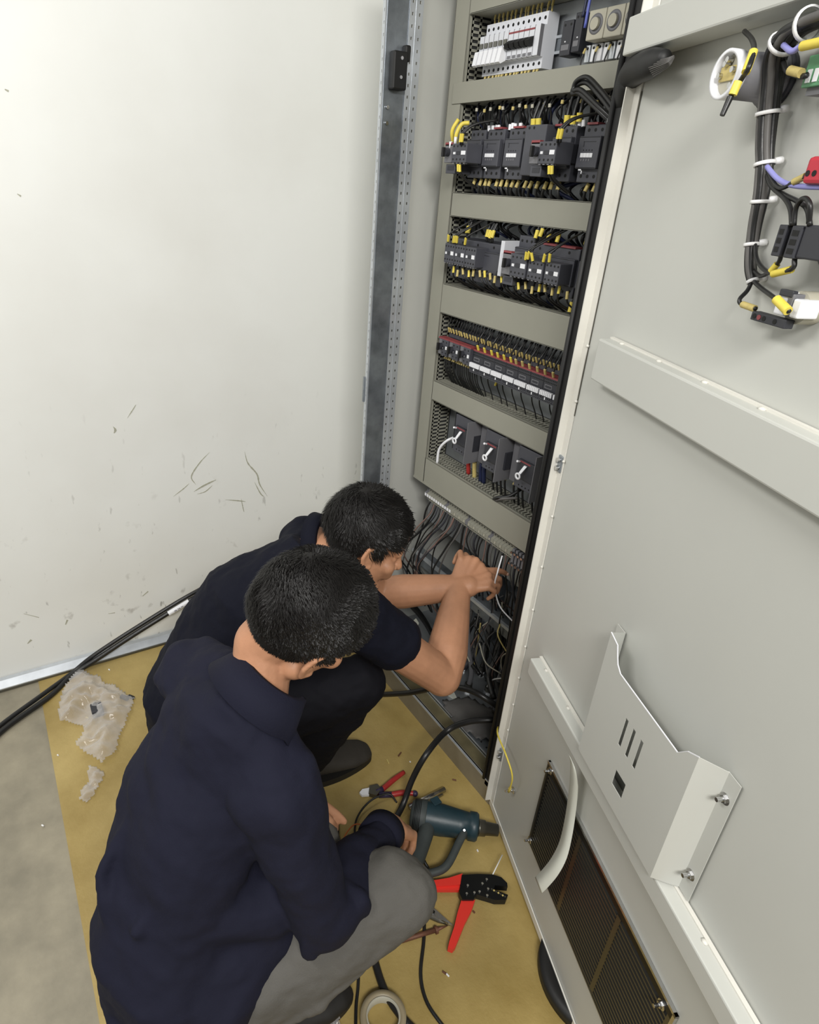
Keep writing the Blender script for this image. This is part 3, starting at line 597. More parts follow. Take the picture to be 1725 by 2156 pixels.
# --- bay 4
for i in range(3):
    x0 = -1.536+i*.0515
    r = starter(x0, x0+.050, 1.150, 1.196, .16, ('leftmost of three knob motor switches in the fourth bay', 'middle one of three knob motor switches in the fourth bay', 'rightmost of three knob motor switches in the fourth bay')[i], x0+.018, cols=2, red=False, low=False)
    MB().box(x0, x0+.050, .162, .185, 1.196, 1.2, 'red').build('red_strip', r)
for i in range(20):
    x0 = -1.530+i*.0255
    b = MB(); b.box(x0, x0+.0245, .195, .2405, 1.198, 1.222, 'dev', .001); holes(b, (x0+.006, x0+.018), 1.212, .195, .0024); b.build('terminal_block', label='dark double terminal block in the upper row of the fourth bay', cat='terminal', group='dark terminal blocks in the fourth bay')
    for k in (0, 1):
        x = x0+.006+k*.012
        wire([(x, .192, 1.212), (x+J(.002), .185, 1.226), (x+.004+J(.004), .19, 1.25), (x+.004+J(.006), .21, 1.28)], .0017, 'cable', [(.22, .015)], 'yelld', 'thin black wire with yellow marker entering the fourth bay terminals from above', 'thin wires above the fourth bay terminals', mr=.0027)
for i in range(8):
    x0 = -1.381+i*.0465; r = empty('relay_module', (x0+.023, YP, 1.135), 'dark relay module with red top line and white toothed terminals', 'relay module', 'relay modules in the fourth bay')
    b = MB(); b.box(x0, x0+.0457, .170, .2405, 1.158, 1.196, 'dev2', .001); b.box(x0, x0+.0457, .162, .2405, 1.134, 1.160, 'dev', .001)
    for zz in (1.189, 1.182): holes(b, [x0+.004+q*.0055 for q in range(8)], zz, .170, .0017)
    b.box(x0+.006, x0+.03, .1695, .1705, 1.166, 1.176, 'dev3'); b.box(x0+.008, x0+.028, .1692, .1703, 1.168, 1.174, 'dev2')
    holes(b, [x0+.004+q*.0055 for q in range(8)], 1.138, .162, .0016); b.build('housing', r)
    MB().box(x0, x0+.0457, .169, .20, 1.193, 1.197, 'red').build('red_strip', r)
    b = MB()
    for q in range(7): b.box(x0+.0025+q*.006, x0+.0070+q*.006, .158, .165, 1.150, 1.162, 'whitec', .0005); b.box(x0+.0030+q*.006, x0+.0065+q*.006, .1605, .163, 1.142, 1.150, 'dev2')
    b.box(x0+.02, x0+.0235, .160, .163, 1.141, 1.147, 'whitec'); b.build('white_teeth', r)
for i in range(14):
    x = -1.36+i*.0255+J(.004)
    wire([(x, .175, 1.196), (x+.002, .168, 1.208), (x+.006, .17, 1.235), (x+.006, .2, 1.27)], .002, 'cable', [(.22, .02)], 'yellow' if i < 6 else 'yelld', 'black wire with larger yellow marker above the relay modules', 'marked wires above the relay modules', mr=.0034)
for i in range(17):
    x = -1.52+i*.0095+J(.002)
    wire([(x, .185, 1.150), (x, .180, 1.134), (x+.006, .185, 1.10), (x+.01, .215, 1.055)], .0019, 'cable', [(.18, .016)], 'yelld', 'thin black wire with yellow marker leaving the knob switches downward', 'thin wires under the knob switches', mr=.0028)
for i in range(11):
    x = -1.36+i*.033+J(.008)
    wire([(x, .19, 1.136), (x+.001, .195, 1.11), (x+.004, .21, 1.08), (x+.008, .22, 1.05)], .0017, 'cable', (), 'yellow', 'thin black wire dropping from the toothed terminals to the slotted duct', 'thin wires under the toothed terminals')
MB().cyl((-1.295, .19, 1.115), (-1.289, .188, 1.128), .0032, 'yellow').build('marker_tag', label='single loose yellow marker hanging below the toothed terminals', cat='marker')
# --- bay 5: three moulded breakers with grey barriers
for i, x0 in enumerate((-1.435, -1.293, -1.155)):
    w = .088; r = empty('moulded_case_breaker', (x0+w/2, YP, .868), ('leftmost of the three dark moulded breakers with white levers', 'middle of the three dark moulded breakers with white levers', 'rightmost of the three dark moulded breakers with white levers')[i], 'circuit breaker')
    b = MB(); b.box(x0, x0+w, .180, .2495, .872, .99, 'dev', .002); b.box(x0+.012, x0+w-.014, .172, .182, .905, .958, 'dev2', .001); b.box(x0+.02, x0+w-.03, .1715, .173, .952, .956, 'red')
    holes(b, [x0+.02+q*.013 for q in range(4)], .882, .180, .0024)
    b.box(x0+w, x0+w+.008, .178, .2495, .90, .95, 'dev2'); b.build('housing', r)
    b = MB(); c = x0+.043; b.prism([(c-.004, .171, .948), (c+.006, .171, .948), (c-.002, .160, .925), (c-.010, .160, .925)], (0, -1, 0), .003, 'whitec'); b.ring((c-.008, .157, .918), (0, -1, 0), .005, .010, .003, 'whitec', 18)
    b.cyl((x0+.018, .171, .951), (x0+.02, .160, .955), .003, 'whitec'); b.build('lever', r)
for k, (x, l) in enumerate(((-1.342, 'left grey barrier panel between moulded breakers'), (-1.205, 'middle grey barrier panel between moulded breakers'), (-1.062, 'right grey barrier panel beyond the last moulded breaker'), (-1.462, 'dark barrier beside the vertical duct in the moulded breaker bay'))):
    MB().box(x, x+.002, .150 if k < 3 else .2, .2495, .865, .995, 'dev3' if k < 3 else 'dev2').build('barrier_panel', label=l, cat='barrier')
for i in range(3): MB().box(-1.335+i*.14, -1.30+i*.14, .2, .2495, .87, .99, 'dev3').build('grey_filler', label='flat grey filler behind a barrier in the moulded breaker bay', cat='filler', group='grey fillers in the moulded breaker bay')
for (x, m, l) in ((-1.395, 'plred', 'dark red cable lug under the left moulded breaker'), (-1.365, 'yelld', 'ochre cable lug under the left moulded breaker'), (-1.335, 'navyw', 'dark blue cable lug under the left moulded breaker'), (-1.32, 'navyw', 'brighter blue cable lug right of the dark blue one')):
    MB().tube([(x, .225, .872), (x+.002, .215, .85), (x+.004, .22, .80)], .0065, m, 10).build('cable_lug', label=l, cat='cable lug')
for i in range(9):
    x = -1.27+i*.018+(.02 if i > 3 else 0)+(.02 if i > 6 else 0)
    wire([(x, .215, .872), (x+.002, .205, .853), (x+.006, .215, .80)], .003, 'cable', [(.3, .016)], 'yelld', 'black wire with yellow marker under the moulded breakers', 'wires under the moulded breakers', mr=.0045)
MB().tube([(-1.462, .205, .90), (-1.475, .185, .885), (-1.497, .178, .85), (-1.50, .178, .802)], .0042, 'whitec', 10).build('white_cable', label='short curved white cable beside the left moulded breaker', cat='cable')
b = MB(); b.tube([(-1.21, .17, .806), (-1.19, .165, .82), (-1.17, .19, .83), (-1.16, .22, .85)], .005, 'cable', 10); b.tube([(-1.2, .168, .806), (-1.175, .17, .822), (-1.15, .2, .83)], .004, 'gcable', 10); b.build('lever_cable', label='black cable stub lying over the slots of the lowest duct', cat='cable')
# --- terminal strip under the lowest duct
N_T = 36
for i in range(N_T):
    x0 = -1.565+i*.0124
    m = 'duct' if i % 9 else 'dev3'
    prof = [(.2405, .640), (.200, .640), (.200, .652), (.190, .654), (.190, .668), (.200, .672), (.200, .684), (.2405, .684)]
    b = MB(); b.prism([(x0, y, z) for y, z in prof], (1, 0, 0), .0116, m); holes(b, (x0+.0058,), .646, .200, .0022); holes(b, (x0+.0058,), .679, .200, .0022)
    if i < 12 : b.box(x0+.002, x0+.010, .1888, .1902, .657, .666, 'whitec')
    elif i % 2: b.box(x0+.003, x0+.009, .1892, .1902, .658, .664, 'beige')
    b.build('terminal_block', label='grey terminal block on the long strip under the lowest duct', cat='terminal', group='grey terminals on the long strip')
for i in range(5):
    x0 = -1.115+i*.0135
    b = MB(); b.box(x0, x0+.009, .180, .2405, .632, .69, 'dev3', .001); b.cyl((x0+.0045, .180, .68), (x0+.0045, .172, .68), .0035, 'steel'); b.cyl((x0+.0045, .180, .645), (x0+.0045, .170, .645), .0035, 'steel')
    b.build('earth_clamp', label='metal clamp with bright screws at the right end of the terminal strip', cat='clamp', group='metal clamps at the end of the terminal strip')

# dense dark wiring behind the devices
for z0, z1, n, xa, xb, lab, grp in ((1.728, 1.79, 34, -1.53, -.95, 'black wire crowded behind others above the large contactors', 'crowded wires above the contactors'), (1.585, 1.62, 26, -1.52, -.95, 'black wire crowded behind others below the large contactors', 'crowded wires below the contactors'),
                               (1.49, 1.53, 24, -1.53, -.95, 'black wire crowded behind the third bay relays', 'crowded wires above the third bay'), (1.345, 1.375, 18, -1.50, -.95, 'black wire crowded below the third bay relays', 'crowded wires below the third bay')):
    for i in range(n):
        x = xa+(xb-xa)*(i+.5)/n+J(.006)
        wire([(x+J(.02), .235, z0-.006), (x+J(.02), .205+J(.012), (z0+z1)/2), (x+J(.03), .235, z1+.004)], .0034 if i % 3 else .0045, 'cable' if i % 5 else 'navyw', label=lab, group=grp)
# ------------------------------------------------------------------ low interior of the cabinet: hanging wires, cables, glands
grpL = 'wires hanging from the left part of the terminal strip'; grpR = 'dark wires hanging from the right part of the terminal strip'
for i in range(17):
    x = -1.545+i*.011; g = i//5
    xe = -1.585+g*.055+J(.012); m = ('cable', 'gcable', 'pink', 'cable', 'dev2')[i % 5]
    zl = .30+J(.05) if i % 6 else .44
    wire([(x, .205, .642), (x+J(.006), .19, .60), ((x+xe)/2+J(.006), .17+J(.02), .53), (xe, .15+J(.03), .43), (xe+J(.012), .18+J(.03), .33), (xe+.02+J(.02), .24, .18)], .0024 if i % 3 else .0032, m,
         label='thin dark or reddish wire hanging in bundles from the left of the terminal strip', group=grpL)
for i in range(22):
    x = -1.36+i*.0155; m = ('cable', 'pink', 'cable', 'gcable', 'dev2', 'cable')[i % 6]; xe = x+.01+J(.03)
    wire([(x, .205, .64), (x+J(.006), .20, .59), (x+J(.02), .22+J(.03), .50), (xe, .25+J(.04), .38), (xe+J(.03), .22+J(.05), .24), (xe+J(.03), .25, .10)], .0022 if i % 4 else .0036, m,
         label='thin dark wire hanging behind the hands from the right of the terminal strip', group=grpR)
W1 = MB().tube([onY(1058, 1170, .13), onY(1048, 1205, .11), onY(1042, 1235, .12), onY(1052, 1275, .14), onY(1075, 1303, .15), onY(1096, 1322, .16)], .0022, 'whitec', 8).build('white_wire', label='thin white wire held by the worker at the terminal strip', cat='wire')
MB().tube([onY(1026, 1446, .2), onY(1034, 1434, .2), onY(1048, 1429, .19), onY(1072, 1428, .19)], .0026, 'tie', 8).build('white_wire', label='short arched white wire low in the cabinet by the door seal', cat='wire')
for i in range(9):      # grey cables rising through glands in the bottom plate
    x = -1.36+i*.046; y = .20+.05*((i*7) % 3); h = .16+.05*((i*5) % 3); r = empty('gland_cable', (x, y, .059), 'grey cable rising through a metal gland in the cabinet bottom plate', 'cable', 'gland cables in the cabinet bottom')
    MB().tube([(x, y, .08), (x+J(.01), y, .08+h*.4), (x+J(.03), y+J(.02), .08+h), (x+J(.05), y+.02+J(.03), .10+h*1.5)], .0085, 'gcable' if i % 3 else 'dev3', 12).build('sheath', r)
    b = MB(); b.cyl((x, y, .060), (x, y, .072), .015, 'steel', 6, smooth=False); b.cyl((x, y, .072), (x, y, .088), .0125, 'dsteel', 14); b.build('gland_nut', r)
    for k in range(4):
        MB().tube([(x+J(.005), y, .08+h), (x+J(.02), y+J(.02), .13+h), (x+J(.05), y+J(.04), .2+h)], .0022, ('cable', 'gcable', 'beige', 'cable')[k]).build('core', r)
for k, (pts, r_, m, l) in enumerate((
    ([onY(905, 1440, .12), onY(940, 1425, .14), onY(985, 1395, .2), onY(1010, 1350, .25)], .012, 'dev2', 'flat dark sheath slanting up from the cabinet sill'),
    ([onY(1003, 1300, .26), onY(985, 1340, .24), onY(990, 1390, .2), onY(1010, 1420, .2)], .007, 'cable', 'black cable bending down in the middle of the cabinet bottom'),
    ([onY(1060, 1330, .3), onY(1050, 1375, .25), onY(1030, 1420, .2), onY(1040, 1470, .16)], .009, 'cable', 'black cable hanging down beside the door seal'),
    ([onY(1075, 1360, .26), onY(1045, 1400, .24), onY(1050, 1450, .18), onY(1070, 1490, .12)], .010, 'cable', 'thicker black cable curling to the door seal near the sill'),
    ([onY(960, 1330, .3), onY(965, 1385, .24), onY(955, 1425, .2)], .006, 'gcable', 'grey cable behind the elbow of the worker'))):
    MB().tube(pts, r_, m, 12).build('cable', label=l, cat='cable')
for k in range(14):
    a = onY(935+J(20)+k*9, 1330+J(25), .22+J(.06)); c = onY(945+J(25)+k*9, 1410+J(25), .2+J(.05))
    wire([a, (a+c)/2+Vector((J(.03), J(.03), J(.03))), c], .0022, ('beige', 'cable', 'gcable', 'yelld', 'cable')[k % 5], label='loose thin wire end tangled in the cabinet bottom', group='tangled wire ends in the cabinet bottom')
for p, s, l in ((onY(1064, 1375, .3), .03, 'pale folded label hanging beside the door seal'), (onY(950, 1470, .12), .035, 'pale paper tag lying on the cabinet sill'), (onY(873, 1313, .15), .025, 'pale crumpled tag under the forearm')):
    b = MB(); b.prism([p+Vector((-s*.5, 0, -s*.7)), p+Vector((s*.4, .006, -s*.8)), p+Vector((s*.5, .01, s*.3)), p+Vector((0, .004, s*.9)), p+Vector((-s*.45, 0, s*.2))], (0, 1, 0), .0008, 'paper'); b.build('paper_tag', label=l, cat='paper')
# grey crumpled plastic sheet on the bottom plate
def sheet_blob(outline, z0, amp, m, name, label, cat, res=26, sc=18, parent=None, thick=.0006, ridge=True, seed=0.0, lean=None):
    xs = [p.x for p in outline]; ys = [p.y for p in outline]; x0, x1, y0, y1 = min(xs), max(xs), min(ys), max(ys)
    def inside(x, y):
        c = False; n = len(outline)
        for i in range(n):
            a, b2 = outline[i], outline[i-1]
            if (a.y > y) != (b2.y > y) and x < (b2.x-a.x)*(y-a.y)/(b2.y-a.y)+a.x: c = not c
        return c
    def dist(x, y):
        q = Vector((x, y)); best = 9
        for i in range(len(outline)):
            a = outline[i].to_2d(); c = outline[i-1].to_2d(); t = max(0, min(1, (q-a).dot(c-a)/max(1e-9, (c-a).length_squared))); best = min(best, (q-a-(c-a)*t).length)
        return best
    st = max(x1-x0, y1-y0)/res; nx = int((x1-x0)/st)+2; ny = int((y1-y0)/st)+2; idx = {}; vs = []; fs = []
    def vid(i, j):
        if (i, j) not in idx:
            x = x0+i*st; y = y0+j*st; n1 = noise.noise(Vector((x*sc, y*sc, seed))); n2 = noise.noise(Vector((x*sc*2.7, y*sc*2.7, seed+5)))
            h = (1-abs(n1)*2)*.7+(1-abs(n2)*2)*.35 if ridge else n1*.5+.5
            e = min(1, dist(x, y)/(.035)); z = z0+amp*max(0.02, h)*(.25+.75*e)
            idx[(i, j)] = len(vs); vs.append((x+J(st*.05), y+J(st*.05), z))
        return idx[(i, j)]
    for i in range(nx):
        for j in range(ny):
            if inside(x0+(i+.5)*st, y0+(j+.5)*st): fs.append((vid(i, j), vid(i+1, j), vid(i+1, j+1), vid(i, j+1)))
    b = MB(); b.add(vs, fs, m, True); o = b.build(name, parent, label, cat)
    md = o.modifiers.new('thick', 'SOLIDIFY'); md.thickness = thick
    return o
ol = [onZ(x, y, .07) for x, y in ((930, 1480), (985, 1470), (1040, 1500), (1046, 1560), (1010, 1560), (960, 1530))]
sheet_blob(ol, .073, .035, 'gcable', 'plastic_sheet', 'grey crumpled plastic sheet on the bottom plate of the cabinet', 'sheet', 20, 9, ridge=False)
# ------------------------------------------------------------------ heavy cables
b = MB(); b.tube([onY(700, 1470, -.22), onY(770, 1464, -.10), onY(860, 1459, -.04), onY(930, 1446, .0), onY(985, 1452, .02), onY(1030, 1475, .05), onY(1075, 1512, .12)], .0088, 'cable', 14)
b.build('power_cable', label='thick black cable running level from the second worker into the cabinet', cat='cable')
b = MB(); b.tube([onY(1066, 1522, .10), onY(1035, 1516, .05), onY(985, 1520, .0), onY(940, 1540, -.05), onZ(898, 1588, .16), onZ(868, 1642, .08), onZ(848, 1696, .02), onZ(815, 1760, .012), onZ(782, 1860, .011), onZ(770, 1950, .011), onZ(787, 2015, .011), onZ(810, 2085, .011), onZ(850, 2145, .011), onZ(905, 2200, .011)], .0088, 'cable', 14)
b.build('power_cable', label='thick black cable arching out of the cabinet over the floor to the lower edge', cat='cable')
for off, lab in ((0, 'upper of two black cables rising along the white wall'), (1, 'lower black cable with a white printed sleeve along the white wall')):
    P = [onZ(-60, 1585, .013), onZ(0, 1528, .014), onZ(90, 1462, .02), onX(150, 1418, -1.975), onX(200, 1378, -1.985), onX(300, 1313, -1.99), onX(410, 1247, -1.99), onX(520, 1195, -1.9), onX(660, 1175, -1.75), onY(800, 1211, .03), onY(842, 1245, .12), onY(893, 1302, .2), onY(930, 1378, .28)]
    if off: P = [p+Vector((.012, 0, -.0135 if i > 3 else .0)) + (Vector((0, .016, 0)) if i < 3 else Vector((0, 0, 0)))*1 for i, p in enumerate(P)]; P[0].z = P[1].z = .010; P[2].z = .011
    o = MB().tube(P, .0075 if not off else .009, 'cable', 12).build('wall_cable', label=lab, cat='cable')
    if off:
        a = onX(355, 1292, -1.978); c = onX(398, 1266, -1.978); MB().cyl(a, c, .0098, 'whitec', 16).build('printed_sleeve', o)
        text_mesh('print', 'SR 7A M', .010, frame((a+c)/2+Vector((.0096, -.0028, .0)), c-a, (0, -.2, 1)), 'plblue', o)
MB().tube([onZ(893, 1812, .02), onZ(903, 1838, .01), onZ(895, 1895, .006), onZ(893, 1975, .006), onZ(886, 2050, .006), onZ(897, 2105, .006), onZ(925, 2150, .006), onZ(960, 2190, .006)], .0042, 'cable', 10).build('black_cord', label='thin black cord snaking over the ochre floor from the heat gun', cat='cable')
MB().tube([onZ(756, 2035, .006), onZ(754, 2080, .006), onZ(750, 2120, .006), onZ(749, 2175, .006)], .0036, 'cable', 10).build('black_cord', label='short thin cord left of the thick cable at the lower edge', cat='cable')
# ------------------------------------------------------------------ tools on the floor
def flat(b, px, z0, h, m, smooth=False): b.prism([onZ(x, y, z0) for x, y in px], (0, 0, 1), h, m, smooth)
# crimping tool
t = empty('crimping_tool', onZ(1000, 1885, .0), 'crimping tool with two bright red handles and black jaws on the floor', 'crimping tool')
b = MB(); flat(b, [(897, 1859), (915, 1859), (945, 1854), (973, 1845), (971, 1868), (900, 1873)], .016, .012, 'toolred'); flat(b, [(900, 1873), (969, 1868), (966, 1879), (903, 1879)], .012, .010, 'toolred'); b.build('handle', t)
b = MB(); flat(b, [(970, 1904), (999, 1903), (991, 1925), (978, 1950), (958, 2000), (952, 2007), (942, 2003), (945, 1990), (955, 1960), (962, 1930)], .008, .016, 'toolred'); b.build('handle', t)
b = MB(); flat(b, [(971, 1851), (1005, 1849), (1035, 1850), (1054, 1856), (1066, 1868), (1067, 1876), (1040, 1873), (1038, 1882), (1068, 1893), (1063, 1904), (1040, 1904), (1002, 1892), (996, 1903), (972, 1903), (966, 1890), (968, 1872)], .012, .018, 'toolblk')
flat(b, [(1002, 1893), (1040, 1903), (1062, 1904), (1065, 1896), (1040, 1892), (1010, 1888)], .006, .006, 'dsteel')
for i in range(7): c = onZ(1036+i*4.6, 1872+i*2.6, .031); b.box(c.x-.002, c.x+.002, c.y-.002, c.y+.002, .014, .031, 'yelld' if i % 2 else 'dsteel')
b.build('head', t)
for x, y in ((985, 1865), (983, 1882), (999, 1880), (1016, 1861), (1010, 1878), (1025, 1852), (1028, 1872), (1026, 1886)):
    c = onZ(x, y, .030); MB().cyl(c, c+Vector((0, 0, .0025)), .003, 'steel', 10).build('rivet', t)
MB().tube([onZ(1033, 1851, .025), onZ(1058, 1800, .03)], .0015, 'tie', 8).build('spring_rod', t)
# long nose pliers
t = empty('long_nose_pliers', onZ(925, 1928, 0), 'bright long-nose pliers poking out under the grey knee', 'pliers')
b = MB(); flat(b, [(896, 1908), (905, 1907), (922, 1922), (954, 1951), (925, 1938), (893, 1922)], .010, .006, 'steel'); b.build('jaw', t)
b = MB(); flat(b, [(893, 1922), (925, 1939), (954, 1951), (922, 1943), (888, 1928)], .004, .006, 'dsteel'); b.build('jaw', t)
c = onZ(912, 1921, .016); MB().cyl(c, c+Vector((0, 0, .003)), .0045, 'toolblk', 14).build('pivot', t)
b = MB(); b.tube([onZ(893, 1916, .009), onZ(860, 1900, .010), onZ(820, 1893, .010)], .007, 'plred', 10); b.build('handle', t); MB().tube([onZ(890, 1925, .009), onZ(855, 1930, .010), onZ(815, 1940, .010)], .007, 'plred', 10).build('handle', t)
# soldering or test probe lying on the floor
t = empty('test_probe', onZ(900, 1962, 0), 'rusty brown probe lying on the floor beside the long-nose pliers', 'probe')
MB().tube([onZ(845, 1981, .010), onZ(918, 1958, .010)], .0055, 'rust', 10).build('handle', t); MB().cyl(onZ(916, 1959, .010), onZ(921, 1957, .010), .009, 'rust', 10).build('collar', t); MB().tube([onZ(920, 1957, .010), onZ(943, 1949, .008)], lambda q: .0045*(1-q)+.0008, 'rust', 8).build('tip', t)
t = empty('test_probe', onZ(708, 1765, 0), 'dark slim probe standing point-up beside the left knee', 'probe')
MB().tube([onZ(705, 1800, .008), onZ(710, 1765, .008)], .0045, 'rust', 10).build('handle', t); MB().cyl(onZ(710, 1766, .008), onZ(711, 1761, .008), .0062, 'toolblk', 10).build('collar', t); MB().tube([onZ(711, 1760, .008), onZ(714, 1733, .008)], lambda q: .0035*(1-q)+.0006, 'toolblk', 8).build('tip', t)
MB().tube([onZ(720, 1782, .006), onZ(728, 1757, .01), onZ(745, 1737, .02), (onZ(762, 1737, .02)), onZ(772, 1750, .01)], .0017, 'copper', 8).build('orange_wire', label='thin orange wire loop on the floor beside the left knee', cat='wire')
MB().tube([onZ(746, 1765, .006), onZ(750, 1728, .01), onZ(766, 1700, .02), onZ(790, 1680, .03), onZ(820, 1672, .03), onZ(836, 1690, .02)], .0028, 'cable', 8).build('cable', label='thin dark cable curving round the pliers towards the hand', cat='cable')
# side cutters with red handles
t = empty('side_cutters', onZ(805, 1668, 0), 'side-cutting pliers with worn red handles behind the gloveless hand', 'pliers')
b = MB(); flat(b, [(757, 1672), (763, 1665), (779, 1662), (777, 1677), (762, 1678)], .008, .008, 'whitec'); flat(b, [(778, 1661), (795, 1657), (803, 1668), (793, 1681), (776, 1677)], .006, .014, 'dsteel'); b.build('jaw', t)
for pts, hook in (([onZ(792, 1668, .012), onZ(806, 1661, .013), onZ(830, 1641, .014), onZ(851, 1626, .013)], 0), ([onZ(798, 1674, .010), onZ(825, 1673, .012), onZ(850, 1669, .012), onZ(874, 1671, .012)], 1)):
    h = MB().tube(pts, lambda q: .0062+.002*math.sin(q*3), 'plred', 12).build('handle', t)
    MB().tube(pts[:2], .0085, 'plblue', 12).build('handle_collar', h)
    if hook: MB().ball(pts[-1], .0092, 'plblue').build('handle_end', h)
# bright socket
t = empty('screwdriver_blade', onZ(905, 1675, 0), 'pair of bright steel tool shafts beside the heat gun', 'tool'); t['label'] = 'bright steel tube lying behind the rear of the heat gun'
b = MB(); b.tube([onZ(862, 1700, .016), onZ(936, 1662, .012)], .0085, 'steel', 14); b.build('tube', t); MB().tube([onZ(880, 1704, .006), onZ(932, 1672, .006)], .0045, 'steel', 10).build('rod', t)
t.name = 'steel_tube'
# heat gun lying on its side
HG = empty('heat_gun', onZ(930, 1720, 0), 'dark teal heat gun with D-shaped guard lying on the floor against the cabinet', 'heat gun')
A = onZ(868, 1714, .048); B = onZ(1006, 1742, .046); ax = (B-A).normalized()
def cone_rings(P0, P1, prof, m, b, n=24):
    a = (P1-P0).normalized(); x = Vector((0, 0, 1)); x = (x-a*x.dot(a)).normalized(); y = a.cross(x); L_ = (P1-P0).length; R = []
    for t_, r_ in prof: R.append([P0+a*L_*t_+x*r_*math.cos(2*math.pi*i/n)+y*r_*math.sin(2*math.pi*i/n) for i in range(n)])
    b.rings(R, m)
b = MB(); cone_rings(A, B, [(-.02, .020), (.0, .034), (.06, .041), (.2, .043), (.45, .042), (.7, .037), (.86, .034), (.87, .038), (.97, .038), (1.0, .034)], 'bosch', b); b.build('body', HG)
b = MB(); cone_rings(A, B, [(-.03, .018), (-.015, .034), (.05, .0425), (.2, .0445), (.21, .043)], 'boschg', b)
b.build('rear_grip', HG)
b = MB()
for i in range(8): cone_rings(A+ax*(.004+i*.004), A+ax*(.006+i*.004), [(0, .0435), (1, .0435)], 'toolblk', b)
b.build('air_slots', HG, kind='stuff')
N1 = onZ(1048, 1748, .040); b = MB(); cone_rings(B, N1, [(0, .024), (.05, .022), (.35, .021), (.36, .018), (1.0, .016)], 'dsteel', b); b.build('nozzle', HG)
b = MB(); H0 = onZ(895, 1760, .05); H1 = onZ(870, 1830, .04); H2 = onZ(850, 1875, .03)
b.tube([onZ(900, 1735, .05), H0, H1, H2], lambda q: .022-.003*q, 'boschg', 16); b.build('grip', HG)
MB().tube([onZ(985, 1738, .055), onZ(966, 1775, .05), onZ(946, 1815, .04), onZ(928, 1832, .036), onZ(900, 1840, .034), onZ(868, 1850, .034)], .0105, 'boschg', 12).build('guard', HG)
b = MB(); c = onZ(915, 1708, .048); b.box(c.x-.012, c.x+.012, c.y-.012, c.y+.012, .088, .0925, 'bosch', .001); b.build('switch', HG)
cc = A+ax*.115+Vector((0, 0, .0435)); text_mesh('lettering', 'HEAT', .016, frame(cc, ax, (-ax.y, ax.x, 0)), 'boschg', HG) if False else None
for q in (.87,): pass
MB().cyl(onZ(978, 1748, .08), onZ(978, 1748, .084), .003, 'steel').build('screw', HG)
# tape roll and bags
t = empty('tape_roll', onZ(806, 2152, 0), 'roll of greyish tape lying on the ochre floor at the lower edge', 'tape')
MB().ring(onZ(806, 2150, .0035), (0, 0, 1), .036, .049, .024, 'tape', 48).build('tape_winding', t); MB().ring(onZ(806, 2150, .0035), (0, 0, 1), .0335, .0365, .0245, 'beige', 48).build('core', t)
o1 = [onZ(x, y, .01) for x, y in ((162, 1418), (178, 1415), (196, 1425), (206, 1424), (222, 1442), (240, 1446), (262, 1462), (282, 1470), (275, 1500), (262, 1530), (250, 1560), (243, 1588), (222, 1600), (213, 1610), (205, 1600), (182, 1588), (160, 1570), (176, 1548), (175, 1530), (150, 1521), (127, 1519), (124, 1500), (132, 1455), (148, 1432))]
sheet_blob(o1, .010, .036, 'film', 'plastic_bag', 'crumpled clear plastic bag with small parts lying left of the workers', 'plastic bag', 60, 13)
o2 = [onZ(x, y, .01) for x, y in ((190, 1612), (212, 1618), (219, 1632), (208, 1650), (200, 1670), (182, 1688), (167, 1683), (172, 1660), (188, 1640), (184, 1622))]
sheet_blob(o2, .004, .03, 'film', 'plastic_wrapper', 'small torn clear wrapper just below the plastic bag', 'wrapper', 18, 35, seed=3)
for k, (x, y, s, m, l) in enumerate(((205, 1497, .022, 'dev2', 'dark plug showing through the clear plastic bag'), (262, 1468, .013, 'black', 'small black cylinder beside the bag edge'), (276, 1466, .010, 'black', 'second black cylinder half hidden by the navy shirt'), (184, 1509, .006, 'yelld', 'tiny yellow green connector inside the bag'))):
    c = onZ(x, y, .012); b = MB()
    if k == 0: b.box(c.x-s, c.x+s, c.y-s*.8, c.y+s*.8, .004, .032, m, .004); b.cyl((c.x-s, c.y, .018), (c.x-s-.01, c.y-.004, .018), .006, m)
    else: b.cyl((c.x-s*.8, c.y-s*.6, .003+s*.6), (c.x+s*.8, c.y+s*.6, .003+s*.6), s*.6, m, 14)
    b.build('small_part', label=l, cat='small part')
o3 = [onZ(x, y, .01) for x, y in ((665, 2092), (700, 2085), (718, 2110), (712, 2140), (722, 2180), (650, 2180), (655, 2140), (655, 2115))]
o = sheet_blob(o3, .012, .03, 'film', 'screw_bag', 'small clear bag of dark screws on the floor at the lower edge', 'plastic bag', 22, 40, seed=8)
b = MB()
for k in range(46):
    c = onZ(688+J(24), 2135+J(34), .008+.008*random.random()); a = Vector((J(.01), J(.01), J(.004)))
    b.cyl(c-a, c+a, .0018, 'dsteel' if k % 3 else 'steel', 6); b.cyl(c+a, c+a*1.2, .0034, 'dsteel', 6)
tag(b.build('screws'), kind='stuff', label='heap of small dark screws in the clear bag', cat='screws')
for k in range(5):
    c = onZ((700, 712, 716, 690, 704)[k], (2088, 2096, 2116, 2084, 2080)[k], .006); a = Vector((J(.008), J(.008), .001)); b = MB(); b.cyl(c-a, c+a, .0016, 'rust', 6); b.cyl(c+a, c+a*1.25, .003, 'rust', 6)
    b.build('loose_screw', label='loose dark screw lying beside the small bag of screws', cat='screw', group='loose screws beside the bag')
